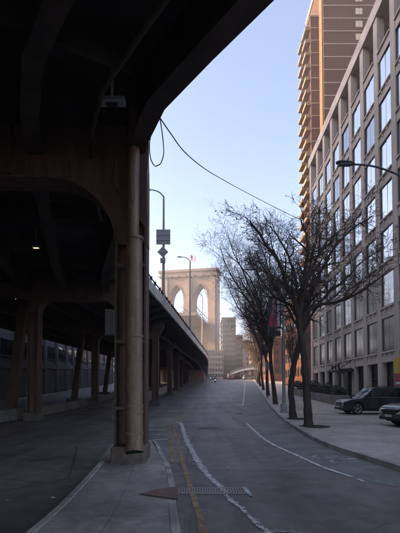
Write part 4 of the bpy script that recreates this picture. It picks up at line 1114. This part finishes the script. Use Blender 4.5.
# ------------------------------------------------------------------ cars
def car(name, label, loc, rz, paint, suv=True, L=4.75, H=None, lights=None, simple=False, group=None):
    "local frame: +x forward, +y left"
    t = thing(name, label, 'car', loc, rz, group); kw = dict(local=True)
    Wd = .93; H = H or (1.75 if suv else 1.52); zb = .27 if suv else .2; belt = 1.06 if suv else .93; wr = .37 if suv else .34
    xf, xb = L/2, -L/2; wf, wb = xf-.92, xb+.95
    def archpts(cx):
        r = wr+.07; return [(cx + r*math.cos(R(a)), max(wr + r*math.sin(R(a)), zb)) for a in range(-10, 191, 20)]
    hood = belt - .06 if suv else belt-.08
    prof = [(xf-.05, zb+.02)] + archpts(wf) + archpts(wb) + [(xb+.06, zb+.05), (xb, .55), (xb+.02, belt-.1), (xb+.10, belt), (-1.0, belt+.01), (.55, belt), (xf-1.35, belt-.0), (xf-.55, hood), (xf-.16, hood-.10), (xf-.02, hood-.25), (xf, .55)]
    rings = []
    for yy, sx, sz in ((-1, .965, .0), (-.94, .985, .6), (-.70, .998, 1), (0, 1.008, 1.02), (.70, .998, 1), (.94, .985, .6), (1, .965, .0)):
        ring = []
        for x, z in prof:
            k = 1 - (1-sx)*(1 if abs(x) > L*.36 else .0)
            dz = 0 if z < belt-.2 else -(1-sz)*.045
            bul = 1.0 if .45 < z < belt-.1 else .965
            ring.append((x*k, yy*Wd*(bul if abs(yy) > .9 else 1), z+dz))
        rings.append(ring)
    MB().loft(rings).build('body', paint, t, smooth=True, **kw)
    MB().box(xb+.3, xf-.3, -.72, .72, zb-.06, .75).build('underbody', blackm, t, **kw)
    # cabin
    top = H
    if suv: cab = [(xb+.12, belt-.02), (xb+.30, top-.22), (xb+.52, top-.06), (-.9, top), (.15, top-.015), (.42, top-.07), (xf-1.28, belt-.02)]
    else: cab = [(xb+.42, belt-.02), (xb+1.15, top-.10), (-.75, top), (.0, top-.01), (.30, top-.07), (xf-1.38, belt-.02)]
    def yw(z): return Wd*(.955 - .20*max(0, z-belt)/(top-belt))
    rings = []
    for f, ins in ((-1, .0), (-.9, .012), (0, .03), (.9, .012), (1, 0)):
        rings.append([(x, f*yw(z), z + (ins if z > belt else 0)) for x, z in cab])
    cabin = MB().loft(rings).build('cabin', paint, t, smooth=True, **kw)
    # glass on the sides
    def on_side(poly, s): return [(x, s*(yw(z)+.006), z) for x, z in poly]
    zt = top-.12; zl = belt+.05
    xfr = lambda z: cab[-1][0] + (cab[-2][0]-cab[-1][0])*(z-cab[-1][1])/(cab[-2][1]-cab[-1][1])
    xrr = lambda z: cab[0][0] + (cab[1][0]-cab[0][0])*(z-cab[0][1])/(cab[1][1]-cab[0][1])
    for s in (-1, 1):
        wins = [[(.02, zl), (xfr(zl)-.16, zl), (xfr(zt)-.14, zt), (.02, zt)], [(-1.0, zl), (-.06, zl), (-.06, zt), (-1.0, zt)]]
        if suv: wins.append([(xrr(zl)+.22, zl), (-1.09, zl), (-1.09, zt), (xrr(zt)+.24, zt-.02)])
        else: wins.append([(xrr(zl)+.34, zl), (-1.08, zl), (-1.08, zt-.05)])
        for w in wins:
            MB().add(on_side(w, s), [tuple(range(len(w)))]).build('side_window', carglass, t, fix=False, **kw)
    za, zc2 = belt+.03, cab[-2][1]-.03
    MB().add([(xfr(za)+.012, -yw(za)+.10, za), (xfr(za)+.03, 0, za), (xfr(za)+.012, yw(za)-.10, za), (xfr(zc2)+.012, yw(zc2)-.08, zc2+.01), (xfr(zc2)+.02, 0, zc2+.03), (xfr(zc2)+.012, -yw(zc2)+.08, zc2+.01)], [(0, 1, 4, 5), (1, 2, 3, 4)]).build('windscreen', carglass, t, fix=False, **kw)
    zr0, zr1 = belt+.08, cab[1][1]-.05
    MB().add([(xrr(zr0)-.012, -yw(zr0)+.12, zr0), (xrr(zr0)-.012, yw(zr0)-.12, zr0), (xrr(zr1)-.012, yw(zr1)-.1, zr1), (xrr(zr1)-.012, -yw(zr1)+.1, zr1)], [(0, 1, 2, 3)]).build('rear_window', carglass, t, fix=False, **kw)
    # wheels
    alloy = mat('alloy_rim', (.42, .42, .44), .35, .1, 5, metal=.8)
    for cx in (wf, wb):
        for s in (-1, 1):
            yo = s*(Wd-.015); yi = s*(Wd-.24)
            tyre = MB()
            tyre.loft([[(cx+rr*math.cos(q), yy, wr+rr*math.sin(q)) for q in [k*math.pi/14 for k in range(28)]] for yy, rr in ((yi, wr*.82), (yi, wr-.02), (yi+(yo-yi)*.15, wr), (yi+(yo-yi)*.85, wr), (yo, wr-.02), (yo, wr*.72))], cap=False)
            ty = tyre.build('tyre', blackm, t, smooth=True, **kw)
            rim = MB(); yr = yo - s*.02
            rim.loft([[(cx+rr*math.cos(q), yy, wr+rr*math.sin(q)) for q in [k*math.pi/12 for k in range(24)]] for yy, rr in ((yo-s*.005, wr*.73), (yr, wr*.66), (yr-s*.08, wr*.62))], cap=False)
            for k in range(5):
                for dq in (-.16, .16):
                    q = k*2*math.pi/5+.3; rim.bar((cx+.06*math.cos(q), yr-s*.01, wr+.06*math.sin(q)), (cx+wr*.66*math.cos(q+dq), yr-s*.015, wr+wr*.66*math.sin(q+dq)), .03, .05, up=(0, 1, 0))
            rim.tube([(cx, yr-s*.02, wr), (cx, yr+s*.012, wr)], .065, 12); rim.build('rim', alloy, ty, smooth=False, local=True)
            MB().tube([(cx, yr-s*.10, wr), (cx, yr-s*.09, wr)], wr*.62, 20).build('brake_disc', castiron, ty, local=True)
    # trim
    chrome = mat('chrome_trim', (.55, .55, .57), .18, .05, 5, metal=.95)
    lamp = mat('headlight_lens', (.55, .57, .60), .12, .1, 12, spec=.9)
    for s in (-1, 1):
        MB().prism([(xf-.34, hood-.20), (xf-.03, hood-.30), (xf+.005, hood-.42), (xf-.10, hood-.42), (xf-.36, hood-.33)], 'y', s*(Wd-.10), s*(Wd-.42)).build('headlight', lamp if lights is None else lights, t, bevel=.01, **kw)
        MB().box(xb-.012, xb+.12, s*(Wd-.05), s*(Wd-.30), belt-.34, belt-.14).build('tail_light', mat('tail_red', (.25, .01, .012), .2, .1, 8), t, bevel=.02, **kw)
        if simple: continue
        MB().loft([[(xfr(zl)-.10+dx, s*(yw(zl)+o), zl+.06+dz) for dx, dz in ((-.08*w, -.07*w), (.10*w, -.06*w), (.08*w, .07*w), (-.08*w, .08*w))] for o, w in ((-.01, .4), (.06, .5), (.10, 1), (.22, 1), (.25, .7))]).build('mirror', paint, t, smooth=True, **kw)
        for hx in (-.05+.10, -1.0+.15): MB().box(hx-.1, hx+.1, s*Wd, s*(Wd+.025), belt-.14, belt-.11).build('door_handle', paint, t, **kw)
        for sx in (.62, -.03, -1.05): MB().box(sx-.006, sx+.006, s*(Wd-.03), s*(Wd+.002), zb+.18, belt-.03).build('door_seam', blackm, t, **kw)
        MB().box(wb+wr+.1, wf-wr-.1, s*(Wd-.05), s*(Wd+.012), zb+.01, zb+.14).build('side_skirt', blackm, t, **kw)
        MB().tube([(xf-1.35, s*(yw(belt)+.012), belt+.035), (xrr(belt)+.2, s*(yw(belt)+.012), belt+.035)], .012, 6).build('window_trim', chrome, t, **kw)
        if suv: MB().tube([(.25, s*.62, H+.0), (.1, s*.62, H+.06), (-1.5, s*.62, H+.06), (-1.65, s*.62, H-.0)], .02, 6).build('roof_rail', castiron, t, smooth=True, **kw)
    MB().box(xf-.06, xf+.022, -.50, .50, .55, hood-.24).build('grille', blackm, t, bevel=.02, **kw)
    if not simple:
        for k in range(3): MB().box(xf+.0, xf+.034, -.48, .48, .60+k*.10, .625+k*.10).build('grille_bar', chrome, t, **kw)
        MB().box(xf-.10, xf+.03, -.78, .78, zb+.02, zb+.14).build('bumper', blackm, t, bevel=.03, **kw)
        MB().box(xf+.024, xf+.04, -.26, .26, .42, .53).build('number_plate', litter, t, **kw)
        MB().box(xb-.03, xb+.10, -.80, .80, zb+.05, zb+.22).build('bumper', blackm, t, bevel=.03, **kw)
    return t
navy = mat('navy_car_paint', (.022, .026, .040), .25, .05, 3, spec=.7)
blackp = mat('black_car_paint', (.006, .006, .007), .25, .05, 3, spec=.7)
for m in (navy, blackp): m.node_tree.nodes['Principled BSDF'].inputs['Coat Weight'].default_value = 1.0
zc = KH
s1 = P(342, 410, 26.0)
car('parked_car', 'dark navy sport utility car parked side-on before the office building', (s1.x + 2.35, 26.6, G(26.6)+KH), math.pi, navy, True, 4.75)
s2 = P(390.5, 420, 17.6)
car('parked_car', 'black car nosing in at the right edge, in front of the navy one', (s2.x + 2.35, 18.0, G(18.0)+KH), math.pi + .10, blackp, True, 4.7, 1.64)
silver = mat('silver_car_paint', (.30, .30, .32), .3, .05, 3, spec=.7); redp = mat('red_car_paint', (.25, .03, .025), .3, .05, 3)
car('distant_car', 'small pale car far up the road with its headlights lit', (4.6, 150, G(150)), -math.pi/2, silver, False, 4.5, None, headglow, True, 'far cars')
car('distant_car', 'small red car far up the road beyond the crest', (11.4, 150, G(150)), -math.pi/2, redp, False, 4.5, None, None, True, 'far cars')
car('distant_car', 'small dark car waiting below the arched overpass', (14.5, 158, G(158)), math.pi*.1, blackp, False, 4.5, None, None, True, 'far cars')
car('distant_car', 'small silver car on the right below the arched overpass', (18.6, 152, G(152)), math.pi*.05, silver, True, 4.6, None, None, True, 'far cars')

# ------------------------------------------------------------------ scooter and rider far ahead
def rider():
    d = 108; x = (215 - 200)/F*d; g = G(d)
    t = thing('motor_scooter', 'dark motor scooter coming down the road far ahead', 'scooter', (x, d, g))
    for dy in (-.62, .62):
        w = MB(); ring = [(x, d+dy+.23*math.cos(q), g+.28+.23*math.sin(q)) for q in [k*math.pi/8 for k in range(17)]]
        w.tube(ring, .06, 6, cap=False).build('wheel', blackm, t, smooth=True)
        MB().tube([(x-.04, d+dy, g+.28), (x+.04, d+dy, g+.28)], .17, 12).build('rim', galv, t)
    MB().loft([[(x+sx*w, yy, z) for sx, z in ((-1, z0), (1, z0), (.7, z1), (-.7, z1))] for yy, w, z0, z1 in ((d+.85, .10, .6+g, .75+g), (d+.4, .17, .35+g, .82+g), (d-.1, .17, .28+g, .75+g), (d-.25, .18, .25+g, .4+g), (d-.5, .18, .25+g, .45+g), (d-.55, .16, .3+g, 1.05+g), (d-.66, .10, .5+g, 1.1+g))]).build('body', castiron, t, smooth=True)
    MB().tube([(x-.36, d-.42, g+1.08), (x, d-.52, g+1.0), (x+.36, d-.42, g+1.08)], .03, 6).build('handlebar', castiron, t)
    MB().tube([(x, d-.66, g+.82), (x, d-.72, g+.82)], [.10, .09], 10).build('headlight', headglow, t)
    # rider: one skinned figure
    J = {'pel': (0, .15, .88), 'chest': (0, .02, 1.25), 'neck': (0, -.05, 1.47), 'head': (0, -.08, 1.60), 'crown': (0, -.07, 1.72),
         'shl': (-.20, -.02, 1.38), 'ell': (-.33, -.18, 1.18), 'hal': (-.33, -.42, 1.12), 'shr': (.20, -.02, 1.38), 'elr': (.33, -.18, 1.18), 'har': (.33, -.42, 1.12),
         'hil': (-.11, .12, .84), 'knl': (-.20, -.28, .78), 'anl': (-.17, -.32, .40), 'tol': (-.17, -.48, .37), 'hir': (.11, .12, .84), 'knr': (.20, -.28, .78), 'anr': (.17, -.32, .40), 'tor': (.17, -.48, .37)}
    rad = {'pel': .15, 'chest': .17, 'neck': .06, 'head': .11, 'crown': .09, 'shl': .07, 'ell': .05, 'hal': .04, 'shr': .07, 'elr': .05, 'har': .04, 'hil': .10, 'knl': .07, 'anl': .05, 'tol': .04, 'hir': .10, 'knr': .07, 'anr': .05, 'tor': .04}
    E = [('pel', 'chest'), ('chest', 'neck'), ('neck', 'head'), ('head', 'crown'), ('chest', 'shl'), ('shl', 'ell'), ('ell', 'hal'), ('chest', 'shr'), ('shr', 'elr'), ('elr', 'har'), ('pel', 'hil'), ('hil', 'knl'), ('knl', 'anl'), ('anl', 'tol'), ('pel', 'hir'), ('hir', 'knr'), ('knr', 'anr'), ('anr', 'tor')]
    ks = list(J); me = bpy.data.meshes.new('person'); me.from_pydata([(J[k][0]+x, J[k][1]+d, J[k][2]+g) for k in ks], [(ks.index(a), ks.index(b)) for a, b in E], [])
    o = bpy.data.objects.new('person', me); COL.objects.link(o); me.materials.append(mat('dark_jacket', (.02, .02, .024), .8))
    sk = o.modifiers.new('skin', 'SKIN')
    if not me.skin_vertices: bpy.context.view_layer.update()
    for i, k in enumerate(ks):
        me.skin_vertices[0].data[i].radius = (rad[k], rad[k]); me.skin_vertices[0].data[i].use_root = (k == 'pel')
    o.modifiers.new('sub', 'SUBSURF').levels = 1; o.modifiers['sub'].render_levels = 1
    tag(o, 'person in dark clothes and helmet riding the scooter', 'person')
    hm = MB(); rings = []
    for q in range(1, 7):
        a = math.pi*q/8; rings.append([(x+.15*math.sin(a)*math.cos(b), d-.07+.17*math.sin(a)*math.sin(b), g+1.64+.15*math.cos(a)) for b in [k*math.pi/6 for k in range(12)]])
    hm.loft(rings).build('helmet', blackp, o, smooth=True)
try: rider()
except Exception as e: print('rider failed', e)

# construction sign and cones by the far columns
def work_sign():
    d = 100; p = P(199, 379, d); g = G(d); om = mat('orange_sign', (.50, .09, .03), .6, .1, 4)
    t = thing('work_sign', 'orange diamond work sign below the far end of the viaduct', 'road sign', (p.x, d, g))
    z = g+2.3; MB().prism([(p.x, z-.55), (p.x+.55, z), (p.x, z+.55), (p.x-.55, z)], 'y', d-.02, d+.02).build('plate', om, t)
    MB().bar((p.x, d+.05, g), (p.x, d+.05, z+.6), .07, .05).build('post', galv, t)
    for s in (-.5, .5): MB().bar((p.x, d+.05, g+.5), (p.x+s, d+.2, g), .05, .05).build('leg', galv, t)
work_sign()

# scraps of litter
def scrap(px, py, s, h, label):
    p = GP(px, py, h); rr = random.Random(int(px)); n = 7
    ring = [(p.x+s*math.cos(a)*rr.uniform(.6, 1.2), p.y+s*.8*math.sin(a)*rr.uniform(.6, 1.2), p.z+.008+rr.uniform(0, .02)) for a in [k*2*math.pi/n for k in range(n)]]
    m = MB().add(ring + [(p.x, p.y, p.z+.035)], [(i, (i+1) % n, n) for i in range(n)])
    tag(m.build('litter', litter, fix=False), label, 'litter', 'litter on the road')
scrap(227.5, 468.3, .045, .0, 'white scrap of litter in the middle of the road')
scrap(53, 499, .04, .0, 'crumpled white scrap against the left island kerb')
scrap(7, 502, .045, .0, 'flat white scrap on the dark left road')

# ------------------------------------------------------------------ air
hz = MB().box(-1550, 1550, -65, 3050, -1.2, 104).build('haze', [])
hm = bpy.data.materials.new('thin_air'); hm.use_nodes = True
for nd in list(hm.node_tree.nodes):
    if nd.type != 'OUTPUT_MATERIAL': hm.node_tree.nodes.remove(nd)
pv = hm.node_tree.nodes.new('ShaderNodeVolumePrincipled')
pv.inputs['Color'].default_value = (.93, .95, 1, 1); pv.inputs['Density'].default_value = .00075; pv.inputs['Anisotropy'].default_value = .2
hm.node_tree.links.new(pv.outputs[0], [n for n in hm.node_tree.nodes if n.type == 'OUTPUT_MATERIAL'][0].inputs['Volume'])
hz.data.materials.append(hm); tag(hz, kind='stuff')
